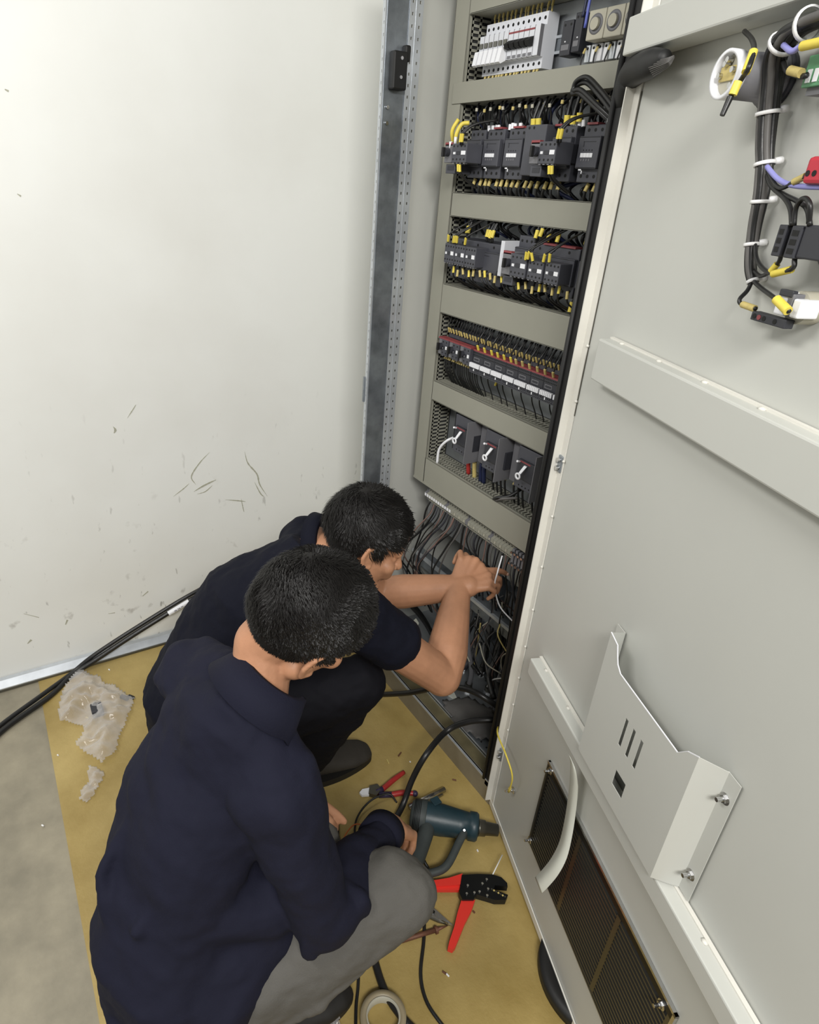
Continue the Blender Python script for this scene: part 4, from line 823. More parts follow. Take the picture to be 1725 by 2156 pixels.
for k, (x, y, dx, dy, m, l) in enumerate(((842, 1588, 3, -4, 'rust', 'brown scrap below the level black cable'), (817, 1603, 2, 4, 'yelld', 'pale sliver on the floor below the cabinet sill'), (864, 1604, 1, 1, 'tie', 'tiny white crumb near the cabinet sill'), (957, 1642, 4, 1, 'rust', 'brown scrap right of the arching cable'), (1006, 1791, 1, 2, 'tie', 'white crumb between heat gun and crimping tool'), (936, 2048, 4, 3, 'rust', 'brown end of a clipped ferrule on the open floor'), (943, 2053, 3, 3, 'tie', 'white end of a clipped ferrule on the open floor'), (696, 1717, 5, -2, 'rust', 'brown scrap near the left knee'), (90, 1738, 2, 1, 'tie', 'white crumb on the grey floor at left'), (998, 1920, 2, 2, 'rust', 'small dark crumb below the crimping head'), (230, 1410, 1, 1, 'tie', 'white crumb near the wall cables'), (122, 1590, 1, 1, 'tie', 'white crumb beside the sheet edge'))):
    MB().cyl(onZ(x-dx, y-dy, .0055), onZ(x+dx, y+dy, .0055), .0022, m, 8).build('floor_debris', label=l, cat='scrap')  # small floor debris: crumbs, slivers and clipped ends
# round rubber-edged base behind the door
t = empty('round_base', (-.36, -.135, 0), 'dark round rubber-edged base on the floor mostly hidden behind the open door', 'base')
MB().ring((-.385, -.075, .003), (0, 0, 1), .105, .135, .03, 'black', 56).build('rubber_rim', t); MB().cyl((-.385, -.075, .004), (-.385, -.075, .022), .106, 'gcable', 48).build('plate', t)

# ------------------------------------------------------------------ equipment on the inside of the door
# rotary switch body near the top rail
c0 = onD(1632, 182, .004); c1 = onD(1530, 170, .085); ax = DN
def dring(u, z, prof, m, b, n=28):
    R = []
    for d, r in prof: R.append([dw(u+r*math.cos(2*math.pi*i/n), d, z+r*math.sin(2*math.pi*i/n)) for i in range(n)])
    b.rings(R, m)
ru, rz = .337, 1.732
sw = empty('rotary_switch', dw(ru, 0, rz), 'round switch body with white rim and brass plate on the door', 'switch')
b = MB(); dring(ru, rz, [(.002, .029), (.012, .029), (.0125, .025), (.062, .024)], 'dev3', b); b.build('body', sw)
b = MB(); dring(ru, rz, [(.0, .032), (.006, .032)], 'dev2', b); b.build('base_ring', sw)
b = MB(); b.ring(dw(ru, .060, rz), DN, .0215, .0255, .012, 'whitec', 36); b.build('rim', sw)
b = MB(); b.box(-.02, .02, .0, .002, -.0005, .0005, 'hole') if False else None
b.v = []; b.M = DOORM; b.cyl((ru, .062, rz), (ru, .063, rz), .021, 'beige', 24); b.box(ru-.017, ru+.017, .063, .066, rz-.006, rz+.009, 'yelld', .001); b.build('brass_plate', sw)
for du, dz in ((-.013, .0), (.010, .004), (-.003, .015), (.013, -.012), (-.006, .011)): MB(DOORM).cyl((ru+du, .064, rz+dz), (ru+du, .071, rz+dz), .0032, 'steel', 10).build('terminal_screw', sw)
b = MB(); b.tube([onD(1568, 66, .03), onD(1583, 82, .05), onD(1588, 105, .075), onD(1578, 140, .088), onD(1566, 160, .085), onD(1553, 180, .085), onD(1540, 202, .09), onD(1527, 228, .095)], .0028, 'cable', 8)
w = b.build('marked_wire', label='dark wire with two bold yellow markers in front of the round switch', cat='wire')
MB().cyl(onD(1587, 108, .078), onD(1571, 152, .088), .0046, 'yellow', 14).build('marker_sleeve', w); MB().cyl(onD(1555, 172, .087), onD(1543, 200, .090), .0046, 'yellow', 14).build('marker_sleeve', w)
MB().cyl(onD(1538, 205, .091), onD(1521, 243, .097), .0036, 'cable', 10, .0028).build('wire_end', w)
a = onD(1587, 108, .078); c = onD(1571, 152, .088); text_mesh('print', 'D24', .006, frame((a+c)/2-FWD*.0049, c-a, RIGHT), 'hole', w)
# wire harness
hp = [onD(1780, 22, .045), onD(1735, 38, .045), onD(1703, 50, .045), onD(1672, 66, .042), onD(1648, 92, .04), onD(1632, 125, .036), onD(1626, 175, .03), onD(1618, 238, .026), onD(1612, 300, .022), onD(1611, 345, .02), onD(1606, 390, .018), onD(1600, 425, .018), onD(1590, 470, .016), onD(1583, 515, .015), onD(1580, 560, .014), onD(1586, 592, .012)]
P = catmull(hp, 4); n = len(P)
har = empty('wire_harness', hp[8], 'black wire harness tied with white cable ties down the inside of the door', 'wire harness')
for k in range(9):
    a = 2*math.pi*k/8; pts = []
    for i, p in enumerate(P[::3]+[P[-1]]):
        t_ = i*3/n; rad = (.0115-.0075*min(1, t_*1.1)) if k < 8 else 0
        pts.append(p+DN*math.cos(a+t_*2)*rad+DU*math.sin(a+t_*2)*rad)
    if k in (2, 5): pts = pts[:int(len(pts)*.72)]
    MB().tube(pts, (lambda q: .0050-.0018*q) if k < 8 else .007, 'cable' if k % 3 else 'gcable', 8, 3).build('harness_wire', har)
for q, s in ((2, .0200), (4, .0190), (7.0, .0165), (9.0, .0145), (11, .0128), (13, .011), (15, .009)):
    q = int(q); c = hp[q]; d = (hp[min(q+1, 15)]-hp[q-1]).normalized(); b = MB(); b.ring(c-d*.002, d, s*.72, s*.82, .004, 'tie', 24)
    sd = (RIGHT-d*RIGHT.dot(d)).normalized(); e = c+sd*s*.75-FWD*.004
    b.tube([e-sd*.002, e+sd*.007-d*.001], .0042, 'tie', 8); b.build('cable_tie', har)
def dwire(px, r, m, label, marks=(), txt=None, mr=1.55):
    pts = [onD(x, y, d) for x, y, d in px]; o = MB().tube(pts, r, m, 8).build('wire', label=label, cat='wire')
    for (xa, ya, xb, yb, d, mk) in marks:
        a, c = onD(xa, ya, d), onD(xb, yb, d); MB().cyl(a, c, r*mr, mk, 12).build('marker_sleeve', o)
        if txt: text_mesh('print', txt, r*2.2, frame((a+c)/2-FWD*(r*mr+.0004), c-a, -DOWN if abs((c-a).normalized().dot(RIGHT)) > .5 else RIGHT), 'hole', o)
    return o
dwire([(1613, 348, .022), (1640, 378, .03), (1675, 391, .035), (1740, 394, .035), (1780, 392, .035)], .0029, 'lilac', 'pale blue wire branching right from the harness')
dwire([(1614, 352, .02), (1628, 382, .028), (1645, 396, .032), (1670, 385, .036), (1700, 370, .04)], .0024, 'cable', 'thin wire with ochre sleeve leading to the red contact block', [(1672, 383, 1697, 371, .038, 'yelld')])
dwire([(1612, 360, .02), (1625, 392, .025), (1652, 417, .035), (1665, 440, .045), (1668, 475, .05)], .0027, 'cable', 'left black wire dropping into the dark contact block')
dwire([(1614, 364, .02), (1640, 402, .028), (1680, 424, .04), (1700, 440, .05), (1706, 475, .05)], .0027, 'cable', 'right black wire dropping into the dark contact block')
dwire([(1672, 475, .05), (1676, 440, .052), (1688, 420, .055), (1700, 420, .055), (1706, 436, .055), (1704, 470, .05)], .0027, 'cable', 'black jumper loop on top of the dark contact block')
dwire([(1590, 515, .016), (1594, 545, .02), (1608, 566, .03), (1627, 575, .038), (1668, 566, .045), (1674, 545, .045)], .0026, 'cable', 'black wire with yellow marker entering the contact block from below', [(1628, 577, 1668, 567, .042, 'yellow')], '5V')
dwire([(1588, 570, .014), (1602, 581, .02), (1622, 572, .03), (1640, 552, .04), (1645, 538, .042)], .0024, 'cable', 'thinner black wire with small yellow marker at the contact block', [(1624, 571, 1637, 556, .038, 'yellow')])
dwire([(1584, 592, .014), (1574, 612, .02), (1558, 630, .03), (1563, 641, .03), (1592, 650, .03)], .0026, 'cable', 'black wire bending back to the lower contact strip', [(1564, 641, 1590, 650, .03, 'yelld')])
dwire([(1587, 592, .014), (1605, 608, .025), (1632, 628, .04), (1662, 656, .045)], .0027, 'cable', 'black wire with bold yellow marker crossing to the lower push button contact', [(1635, 630, 1660, 655, .046, 'yellow')], '024', 1.9)
dwire([(1650, 95, .05), (1668, 108, .055), (1690, 96, .055), (1740, 84, .055)], .003, 'lilac', 'short blue-white wire end under the harness bend', [(1690, 97, 1760, 82, .055, 'yellow')])
dwire([(1650, 130, .035), (1660, 152, .04), (1690, 160, .045), (1700, 158, .045)], .003, 'cable', 'short black wire with ochre sleeve going to the green terminal', [(1664, 148, 1688, 154, .048, 'yelld')])
# dark contact blocks of a switch
cb = empty('contact_block', dw(.505, 0, 1.565), 'dark two-part contact block of a switch on the door', 'contact block')
for k, (u0, u1) in enumerate(((.478, .490), (.497, .512))):
    b = MB(DOORM); b.box(u0, u1, .006, .052, 1.548, 1.580, 'dev2', .001)
    for z in (1.573, 1.564, 1.555): b.box(u0+.003, u1-.003, .0518, .0524, z-.0028, z+.0028, 'hole')
    b.build('contact_housing', cb)
b = MB(DOORM); b.box(.490, .497, .006, .044, 1.549, 1.579, 'hole'); b.box(.512, .56, .006, .05, 1.549, 1.582, 'dev2', .002); b.build('switch_body', cb)
b = MB(DOORM); b.cyl((.53, .0, 1.562), (.53, .02, 1.562), .024, 'dev3', 20); b.build('collar', cb)
rb = empty('indicator_block', dw(.50, 0, 1.632), 'red contact block at the right picture edge of the door', 'contact block')
b = MB(DOORM); b.box(.480, .53, .004, .045, 1.620, 1.646, 'rred', .004); b.build('housing', rb); b = MB(DOORM); b.cyl((.486, .0449, 1.630), (.486, .0455, 1.630), .003, 'hole'); b.cyl((.495, .0449, 1.630), (.495, .0455, 1.630), .003, 'hole'); b.build('terminal_opening', rb)
gb = empty('green_terminal', dw(.45, 0, 1.726), 'green pluggable terminal block at the right picture edge of the door', 'terminal')
b = MB(DOORM); b.box(.425, .50, .004, .036, 1.712, 1.741, 'green', .001); b.box(.428, .50, .002, .03, 1.705, 1.712, 'dev3'); b.build('housing', gb)
b = MB(DOORM)
for i in range(5): b.box(.430+i*.010, .436+i*.010, .0358, .037, 1.716, 1.728, 'whitec')
b.build('clamp_opening', gb)
# lower push button block
lb = empty('push_button_block', dw(.50, 0, 1.495), 'pale push button mount with slim dark contact strip on the door', 'push button')
b = MB(DOORM); b.box(.456, .512, .022, .034, 1.474, 1.484, 'dev2', .001)
for u in (.462, .478, .496): b.cyl((u, .0338, 1.479), (u, .0345, 1.479), .003, 'hole', 10)
b.cyl((.470, .0338, 1.479), (.470, .0348, 1.479), .003, 'red', 10); b.build('contact_strip', lb)
b = MB(DOORM); b.cyl((.508, .0, 1.497), (.508, .022, 1.497), .018, 'beige', 22); b.box(.488, .505, .01, .034, 1.487, 1.513, 'whitec', .002); b.box(.506, .514, .012, .036, 1.490, 1.512, 'dev3', .001); b.box(.515, .528, .010, .036, 1.488, 1.508, 'whitec', .002); b.box(.492, .512, .03, .037, 1.508, 1.515, 'dev2', .001); b.build('mount', lb)
# ------------------------------------------------------------------ people
V = Vector
def cap(b, p1, r1, p2, r2, m, n=18):
    p1, p2 = V(p1), V(p2); a = p2-p1; L_ = a.length; a = a.normalized() if L_ > 1e-6 else V((0, 0, 1)); x = a.orthogonal().normalized(); y = a.cross(x); R = []
    for k in range(1, 6): t = k/6*math.pi/2; R.append((p1-a*r1*math.cos(t), r1*math.sin(t)))
    R.append((p1, r1)); R.append((p2, r2))
    for k in range(1, 6): t = k/6*math.pi/2; R.append((p2+a*r2*math.sin(t), r2*math.cos(t)))
    b.rings([[c+x*r*math.cos(2*math.pi*i/n)+y*r*math.sin(2*math.pi*i/n) for i in range(n)] for c, r in R], m)
def chain(b, pts, rs, m):
    for i in range(len(pts)-1): cap(b, pts[i], rs[i], pts[i+1], rs[i+1], m)
def ell(b, c, ex, ey, ez, m, sub=3):
    bm = bmesh.new(); bmesh.ops.create_icosphere(bm, subdivisions=sub, radius=1); c, ex, ey, ez = V(c), V(ex), V(ey), V(ez)
    for v in bm.verts: v.co = c+ex*v.co.x+ey*v.co.y+ez*v.co.z
    b.bm(bm, m, True)
def loft(b, st, m, n=28):     # stations: centre, side vector (length = half width), depth vector
    R = []
    for c, s, d in st:
        c, s, d = V(c), V(s), V(d); R.append([c+s*math.cos(2*math.pi*i/n)+d*math.sin(2*math.pi*i/n) for i in range(n)])
    b.rings(R, m)
def finish(b, name, parent, voxel, smooth=8, disp=None, label=None, cat=None, **kw):
    o = b.build(name, parent, label, cat, fix=True, **kw)
    md = o.modifiers.new('union', 'REMESH'); md.mode = 'VOXEL'; md.voxel_size = voxel; md.use_smooth_shade = True
    md = o.modifiers.new('soften', 'SMOOTH'); md.factor = .5; md.iterations = smooth
    for k, (kind, sc, st) in enumerate(disp or []):
        tx = bpy.data.textures.new(name+'_folds', kind); tx.noise_scale = sc
        if kind == 'CLOUDS': tx.noise_depth = 2
        if kind == 'MARBLE': tx.turbulence = 9; tx.noise_depth = 1; tx.marble_type = 'SOFT'
        d = o.modifiers.new('folds', 'DISPLACE'); d.texture = tx; d.strength = st; d.mid_level = .5; d.texture_coords = 'GLOBAL'
    return o
class Head:
    def __init__(s, c, F, U, k=1.0):
        s.c = V(c); s.F = V(F).normalized(); s.R = s.F.cross(V(U)).normalized(); s.U = s.R.cross(s.F).normalized(); s.k = k
    def p(s, r, f, u): return s.c+(s.R*r+s.F*f+s.U*u)*s.k
    def v(s, r, f, u): return (s.R*r+s.F*f+s.U*u)*s.k
def head_prims(b, h, C7, m='skin'):
    k = h.k
    ell(b, h.p(0, -.008, .03), h.v(.074, 0, 0), h.v(0, .094, .0), h.v(0, 0, .086), m)          # cranium
    ell(b, h.p(0, .030, -.035), h.v(.060, 0, 0), h.v(0, .060, 0), h.v(0, 0, .082), m)           # face
    for sgn in (-1, 1):
        cap(b, h.p(.052*sgn, .000, -.055), .022*k, h.p(.018*sgn, .068, -.098), .020*k, m)         # jaw line
        cap(b, h.p(.045*sgn, .062, -.028), .020*k, h.p(.03*sgn, .075, -.05), .018*k, m)           # cheek
        cap(b, h.p(.040*sgn, .074, .010), .011*k, h.p(.016*sgn, .086, .012), .010*k, m)           # brow
        ell(b, h.p(.030*sgn, .073, -.008), h.v(.013, 0, 0), h.v(0, .010, 0), h.v(0, 0, .009), m)   # closed-looking lids
        ell(b, h.p(.078*sgn, -.008, -.010), h.v(.006, .003*sgn, 0), h.v(.007*sgn, -.017, 0), h.v(0, -.008, .031), m)  # ear
        chain(b, [h.p(.080*sgn, .004, -.03), h.p(.084*sgn, -.012, -.036), h.p(.088*sgn, -.026, -.012), h.p(.088*sgn, -.024, .012), h.p(.083*sgn, -.006, .020)], [.0055*k, .005*k, .005*k, .005*k, .0045*k], m)
    chain(b, [h.p(0, .088, .008), h.p(0, .104, -.020), h.p(0, .112, -.034)], [.008*k, .010*k, .0125*k], m)   # nose
    for sgn in (-1, 1): ell(b, h.p(.012*sgn, .100, -.038), h.v(.008, 0, 0), h.v(0, .009, 0), h.v(0, 0, .007), m, 2)
    cap(b, h.p(-.018, .086, -.060), .0075*k, h.p(.018, .086, -.060), .0075*k, m); cap(b, h.p(-.015, .084, -.071), .008*k, h.p(.015, .084, -.071), .008*k, m)
    ell(b, h.p(0, .076, -.098), h.v(.020, 0, 0), h.v(0, .018, 0), h.v(0, 0, .017), m)
    chain(b, [h.p(0, -.020, -.02), h.p(0, -.030, -.075), V(C7)+h.F*.035], [.054*k, .049*k, .048*k], m)
def hair(h, parent, name, density, ln, lift, thick, whorl=(0.01, -.06, .105), seed=1, low=-.075):
    rnd = random.Random(seed); E = (.084, .1035, .094); c0 = (0, -.012, .034)
    def keep(r, f, u):
        if u < low: return False
        if f > .055 and u < .055+.25*abs(r): return False
        if f > -.004 and u < .012 and abs(r) > .03: return f < .022 and u > -.004
        if f > .012 and u < .03: return False
        if abs(r) > .06 and f > -.03 and u < .0: return False
        return True
    bm = bmesh.new(); bmesh.ops.create_icosphere(bm, subdivisions=5, radius=1); dead = []
    for v in bm.verts:
        q = v.co.copy(); r, f, u = q.x*E[0], q.y*E[1]+c0[1], q.z*E[2]+c0[2]
        n_ = noise.noise(q*3)*.004+noise.noise(q*9)*.002
        if not keep(r, f, u): dead.append(v)
        if u < 0: r *= 1+u*1.6; f = f*(1+u*.9)
        v.co = h.p(r*(1+n_*10), f*(1+n_*8), u*(1+n_*8))
    bmesh.ops.delete(bm, geom=dead, context='VERTS')
    b = MB(); b.bm(bm, 'hair', True); o = b.build('hair', parent, name); md = o.modifiers.new('thick', 'SOLIDIFY'); md.thickness = .010; md.offset = -1
    t = MB(); W = V(whorl); made = 0; vs = []; fs = []
    while made < density:
        q = V((rnd.gauss(0, 1), rnd.gauss(0, 1), rnd.gauss(0, 1)))
        if q.length < 1e-3: continue
        q.normalize(); r, f, u = q.x*E[0], q.y*E[1]+c0[1], q.z*E[2]+c0[2]
        if not keep(r, f, u): continue
        made += 1; sr, sf = 1, 1
        if u < 0: sr = 1+u*1.6; sf = 1+u*.9
        P0 = V((r*sr, f*sf, u)); N_ = V((q.x/E[0], q.y/E[1], q.z/E[2])).normalized(); away = P0-W; ang = .5
        T = (away-N_*away.dot(N_)).normalized(); sw = N_.cross(T); cl = noise.noise(P0*28+V((seed, 0, 0)))
        T = (T+sw*(.45+cl*1.3)+V((rnd.gauss(0, .12), rnd.gauss(0, .12), rnd.gauss(0, .12)))).normalized()
        if u < .0: T = (T*.3+V((0, -.1, -1))*.9).normalized()
        L_ = ln*(.6+.8*rnd.random())*(1 if u > 0 else .45); up = lift*(.4+.9*rnd.random())*(1+cl)*(1 if u > 0 else .2)
        A = P0*.985; B = P0+T*L_*.5+N_*up*.8; C_ = P0+T*L_+N_*up*.55; s = N_.cross(T).normalized()*thick
        pts = [A-s, A+s, B+s*.8, B-s*.8, C_]
        o_ = len(vs); vs += [h.p(*p) for p in pts]; fs += [(o_, o_+1, o_+2, o_+3), (o_+3, o_+2, o_+4)]
    t.add(vs, fs, 'hair', False); t.build('hair_strands', o, fix=False, kind='stuff', label='fine dark strands of hair')
    return o
def hand(b, wrist, D, N, S, curls, sc=1.0, m='skin', spread=.14, thumb=(.6, .5, .2), thumb_curl=.6, tips=None):
    # D towards the fingers, N back of the hand, S towards the thumb side
    D = V(D).normalized(); S = (V(S)-D*V(S).dot(D)).normalized(); N = V(N); N = (N-D*N.dot(D)-S*N.dot(S)).normalized(); w = V(wrist)
    P = lambda d, n, s: w+(D*d+N*n+S*s)*sc
    cap(b, P(-.02, 0, 0), .026*sc, P(.01, 0, 0), .0255*sc, m)
    cap(b, P(.015, 0, .016), .0175*sc, P(.078, .004, .027), .0135*sc, m); cap(b, P(.015, 0, 0), .0185*sc, P(.083, .006, .008), .0135*sc, m)
    cap(b, P(.015, 0, -.012), .0175*sc, P(.079, .004, -.011), .0130*sc, m); cap(b, P(.012, -.002, -.018), .0165*sc, P(.070, .0, -.028), .0120*sc, m)
    cap(b, P(.02, -.010, .020), .018*sc, P(.045, -.012, .032), .016*sc, m)
    spec = [(.080, .030, (.040, .024, .020), .0095), (.085, .009, (.044, .028, .021), .0098), (.080, -.012, (.041, .026, .020), .0092), (.070, -.031, (.033, .020, .018), .0082)]
    out = []
    for k, (d, s, seg, r) in enumerate(spec):
        cu = curls[k]; a = 0; p = P(d, .004, s); pts = [p]; sd = spread*(1.3-k*.9)
        for j, L_ in enumerate(seg):
            a += cu[j]; dirv = (D*math.cos(a)-N*math.sin(a)+S*sd*math.cos(a)*.6).normalized(); p = p+dirv*L_*sc; pts.append(p)
        chain(b, pts, [r*1.08*sc, r*sc, r*.93*sc, r*.8*sc], m); out.append(pts)
    t0 = P(.020, -.010, .028); td = (D*thumb[0]+S*thumb[1]-N*thumb[2]).normalized(); t1 = t0+td*.038*sc
    td2 = (td+(D*.6-S*.5-N*.4)*thumb_curl).normalized(); t2 = t1+td2*.032*sc; td3 = (td2+(D*.5-S*.6-N*.3)*thumb_curl*.6).normalized(); t3 = t2+td3*.022*sc
    chain(b, [t0, t1, t2, t3], [.0165*sc, .0125*sc, .0112*sc, .0090*sc], m); out.append([t0, t1, t2, t3])
    return out
def nail(parent, pts, N_, r=.0065):
    d = (pts[-1]-pts[-2]).normalized(); N_ = V(N_); n = (N_-d*N_.dot(d)).normalized(); s = d.cross(n); c = pts[-1]+n*r*.9+d*.001
    b = MB(); ell(b, c, s*.0050, d*.0068, n*.0016, 'nail', 2); b.build('fingernail', parent)
MT['nail'] = mat('fingernail', s2l(214, 176, 158), .3)
def shoe(parent, heel, toe, zt=.10, m='shoe', w=.047):
    heel, toe = V(heel), V(toe); d = (toe-heel).normalized(); s = V((d.y, -d.x, 0)); L_ = (toe-heel).length; b = MB()
    st = []
    for t, ww, hh in ((.0, .5, .05), (.06, .75, .068), (.2, .82, .082), (.4, .84, .082), (.6, .95, .062), (.78, 1.0, .05), (.92, .8, .042), (1.0, .45, .03)):
        c = heel+d*L_*t; st.append((c+V((0, 0, .022+hh*.45)), s*w*ww, V((0, 0, hh*.5))))
    loft(b, st, m); cap(b, heel+d*.06+V((0, 0, .06)), .042, heel+d*.05+V((0, 0, zt)), .040, m)
    o = finish(b, 'shoe', parent, .005, 6)
    P = []
    n = 40
    for i in range(n):
        a = 2*math.pi*i/n; t = .5+.5*math.cos(a); ww = w*1.03*(.62+.38*math.sin(min(1, max(0, t))*math.pi*.75+.5)) ; P.append(heel+d*(L_+.012)*t-d*.006+s*math.sin(a)*abs(math.sin(a))**-.35*ww if abs(math.sin(a)) > 1e-3 else heel+d*(L_+.012)*t-d*.006)
    b = MB(); b.prism([V((p.x, p.y, .0035)) for p in P], (0, 0, 1), .022, 'sole'); b.build('sole', o); return o

# ===== worker at the terminal strip (short sleeves)
h2 = Head(V((-1.121, -.313, .879))+DOWN*.034, (.25, .84, -.45), (.10, .42, .88), 1.0)
C7 = V((-1.235, -.415, .80)); RS = V((-1.055, -.365, .675)); LS = V((-1.36, -.36, .72)); RE = V((-.985, -.135, .447)); RW = V((-1.150, .030, .578)); LE = V((-1.30, -.13, .515)); LW = V((-1.135, .055, .585))
PEL = V((-1.33, -.70, .27)); MID = V((-1.318, -.595, .50)); CH = V((-1.235, -.44, .68))
RHIP = V((-1.24, -.66, .25)); LHIP = V((-1.42, -.70, .25)); RK = V((-1.085, -.335, .43)); LK = V((-1.45, -.32, .42)); RA = V((-1.185, -.42, .09)); LA = V((-1.46, -.46, .09))
b = MB(); head_prims(b, h2, C7)
loft(b, [(PEL, (.10, .02, 0), (.0, .08, -.03)), (MID, (.10, .02, 0), (0, .05, -.04)), (CH-V((0, -.01, .02)), (.10, .02, 0), (0, .04, -.05)), (C7-V((0, -.01, .04)), (.035, 0, 0), (0, .03, -.02))], 'skin')
chain(b, [CH+V((.07, .01, -.01)), RS, (RS+RE)/2+V((.004, 0, -.004)), RE], [.035, .045, .054, .050], 'skin')
chain(b, [RE, RE+(RW-RE)*.28+V((.004, -.002, -.002)), RE+(RW-RE)*.65, RW], [.051, .056, .046, .034], 'skin')
chain(b, [CH+V((-.07, .01, -.02)), LS, (LS+LE)/2, LE], [.035, .038, .046, .042], 'skin')
chain(b, [LE, LE+(LW-LE)*.25, LE+(LW-LE)*.7, LW], [.048, .051, .041, .031], 'skin')
chain(b, [PEL, RHIP, RK], [.09, .07, .055], 'skin'); chain(b, [RK, RA, RA+V((0, .08, -.045))], [.045, .03, .024], 'skin')
chain(b, [PEL, LHIP, LK], [.09, .07, .055], 'skin'); chain(b, [LK, LA, LA+V((0, .10, -.05))], [.05, .035, .03], 'skin')
vR = RIGHT.copy(); vU = -DOWN; vT = -FWD       # used to orient the hands as seen
rh = hand(b, RW+vR*.004, vR*.40+vU*.80+vT*-.30, vT*.80-vU*.02+vR*.25-vR*.45, vR*.80-vU*.45+vT*-.1, [(1.15, .9, .4), (1.2, 1.1, .5), (1.1, 1.15, .6), (.75, 1.35, .7)], 1.08, thumb=(.55, .75, .25), thumb_curl=.35, spread=.12)
lh = hand(b, LW-vR*.022+vU*.004, vR*.88+vU*.18+V((0, .1, 0)), vT*.5+vU*.7, vU*.6-vT*.6, [(.35, .3, .2), (.7, .8, .4), (.8, .9, .5), (.9, 1.0, .5)], .97, thumb=(.85, .35, .2), thumb_curl=.15, spread=.1)
m2 = finish(b, 'person', None, .0035, 5, label='person in a dark navy short-sleeved shirt crouching and working at the terminal strip', cat='person')
nail(m2, lh[0], vT)
hair(h2, m2, 'hair', 12000, .026, .007, .0009, seed=2, low=-.085)
# shirt
b = MB(); sv = V((1, .03, 0))
def tors(c, w, d, tilt): c = V(c); dv = V(tilt).normalized()*d; return (c, sv*w, dv)
loft(b, [tors(PEL+V((.0, -.05, -.09)), .125, .09, (0, .8, -.5)), tors(PEL+V((0, -.01, .02)), .165, .135, (0, .85, -.5)), tors(MID, .165, .135, (0, .8, -.6)), tors((MID+CH)/2+V((0, -.03, .025)), .175, .128, (0, .75, -.66)), tors(CH, .172, .112, (0, .7, -.7)), tors(C7+V((.02, .005, -.055)), .125, .080, (0, .75, -.6)), tors(C7+V((.015, .02, -.012)), .070, .062, (0, .8, -.5))], 'navy2')
SE = RS+(RE-RS)*.40; chain(b, [C7+V((.08, .02, -.06)), RS, RS+(RE-RS)*.3, SE], [.060, .076, .073, .070], 'navy2')
SL = LS+(LE-LS)*.55; chain(b, [C7+V((-.06, .02, -.06)), LS, LS+(LE-LS)*.3, SL], [.060, .072, .068, .062], 'navy2')
sh2 = finish(b, 'shirt', m2, .0055, 8, [('CLOUDS', .09, .014), ('MARBLE', .2, .007), ('CLOUDS', .03, .005)])
# collar ring
def collar(parent, C, up, back, r0, r1, h0, h1, m, a0, a1, tipdrop=.0, name='collar', squash=.9):
    up = V(up).normalized(); back = (V(back)-up*V(back).dot(up)).normalized(); sd = up.cross(back); vs = []; fs = []; n = 44; C = V(C)
    for i in range(n+1):
        a = a0+(a1-a0)*i/n; dirv = back*math.cos(a)*squash+sd*math.sin(a); e = max(0, abs(2*i/n-1)-.72)/.28
        ps = [C+dirv*r0+up*(h0-.012), C+dirv*(r0+.002)+up*h0, C+dirv*(r0+.010)+up*(h0-.001), C+dirv*r1+up*h1-up*e*tipdrop]
        vs += ps
    for i in range(n):
        for j in range(3): fs.append((i*4+j, i*4+j+1, i*4+j+5, i*4+j+4))
    b = MB(); b.add(vs, fs, m, True); o = b.build(name, parent); md = o.modifiers.new('thick', 'SOLIDIFY'); md.thickness = .0035; md.offset = 0
    return o
collar(sh2, C7+V((.02, .03, .0)), (h2.c-C7), (-.3, -1, .3), .054, .074, .020, -.014, 'navy2', -2.0, 2.0)
# trousers
b = MB()
chain(b, [PEL+V((0, 0, -.03)), RHIP+V((0, 0, 0)), (RHIP+RK)/2+V((0, 0, .01)), RK], [.12, .10, .09, .074], 'blackt'); chain(b, [RK+V((-.005, .0, -.015)), (RK+RA)/2+V((-.01, -.01, 0)), RA+V((0, 0, .02))], [.072, .070, .060], 'blackt')
chain(b, [PEL+V((0, 0, -.03)), LHIP, (LHIP+LK)/2, LK], [.125, .105, .098, .080], 'blackt'); chain(b, [LK+V((0, 0, -.015)), (LK+LA)/2, LA+V((0, 0, .02))], [.076, .074, .062], 'blackt')
finish(b, 'trousers', m2, .006, 8, [('CLOUDS', .08, .020), ('CLOUDS', .03, .006)])
shoe(m2, (-1.205, -.505, 0), (-1.175, -.222, 0), .09, w=.052); shoe(m2, (-1.47, -.54, 0), (-1.48, -.26, 0), .09)

# ===== worker in front (long sleeves, grey trousers)
h1 = Head(V((-.794, -.613, .946))+DOWN*.016-RIGHT*.010, (-.06, .86, -.50), (.36, .40, .83), 1.05)
C7 = V((-.785, -.745, .822)); RS = V((-.695, -.73, .700)); LS = V((-.985, -.775, .715)); RE = V((-.598, -.668, .437)); RW = V((-.742, -.452, .335)); LE = V((-.975, -.66, .46)); LW = V((-.835, -.640, .432))+RIGHT*.012
PEL = V((-.735, -.905, .255)); MID = V((-.80, -.875, .45)); CH = V((-.835, -.775, .655))
RHIP = V((-.68, -.88, .22)); LHIP = V((-.84, -.90, .22)); RK = V((-.592, -.530, .385)); LK = V((-.765, -.615, .36))-RIGHT*.028; RA = V((-.655, -.80, .09)); LA = V((-.86, -.83, .09))
b = MB(); head_prims(b, h1, C7)
loft(b, [(PEL, (.10, .0, 0), (.0, .08, -.03)), (MID, (.11, .0, 0), (0, .08, -.04)), (CH, (.13, .02, 0), (0, .07, -.05)), (C7-V((0, -.01, .04)), (.035, 0, 0), (0, .03, -.02))], 'skin')
chain(b, [CH+V((.07, .01, -.01)), RS, RE, RW], [.045, .045, .038, .028], 'skin'); chain(b, [CH+V((-.07, 0, .02)), LS, LE, LW], [.045, .045, .038, .028], 'skin')
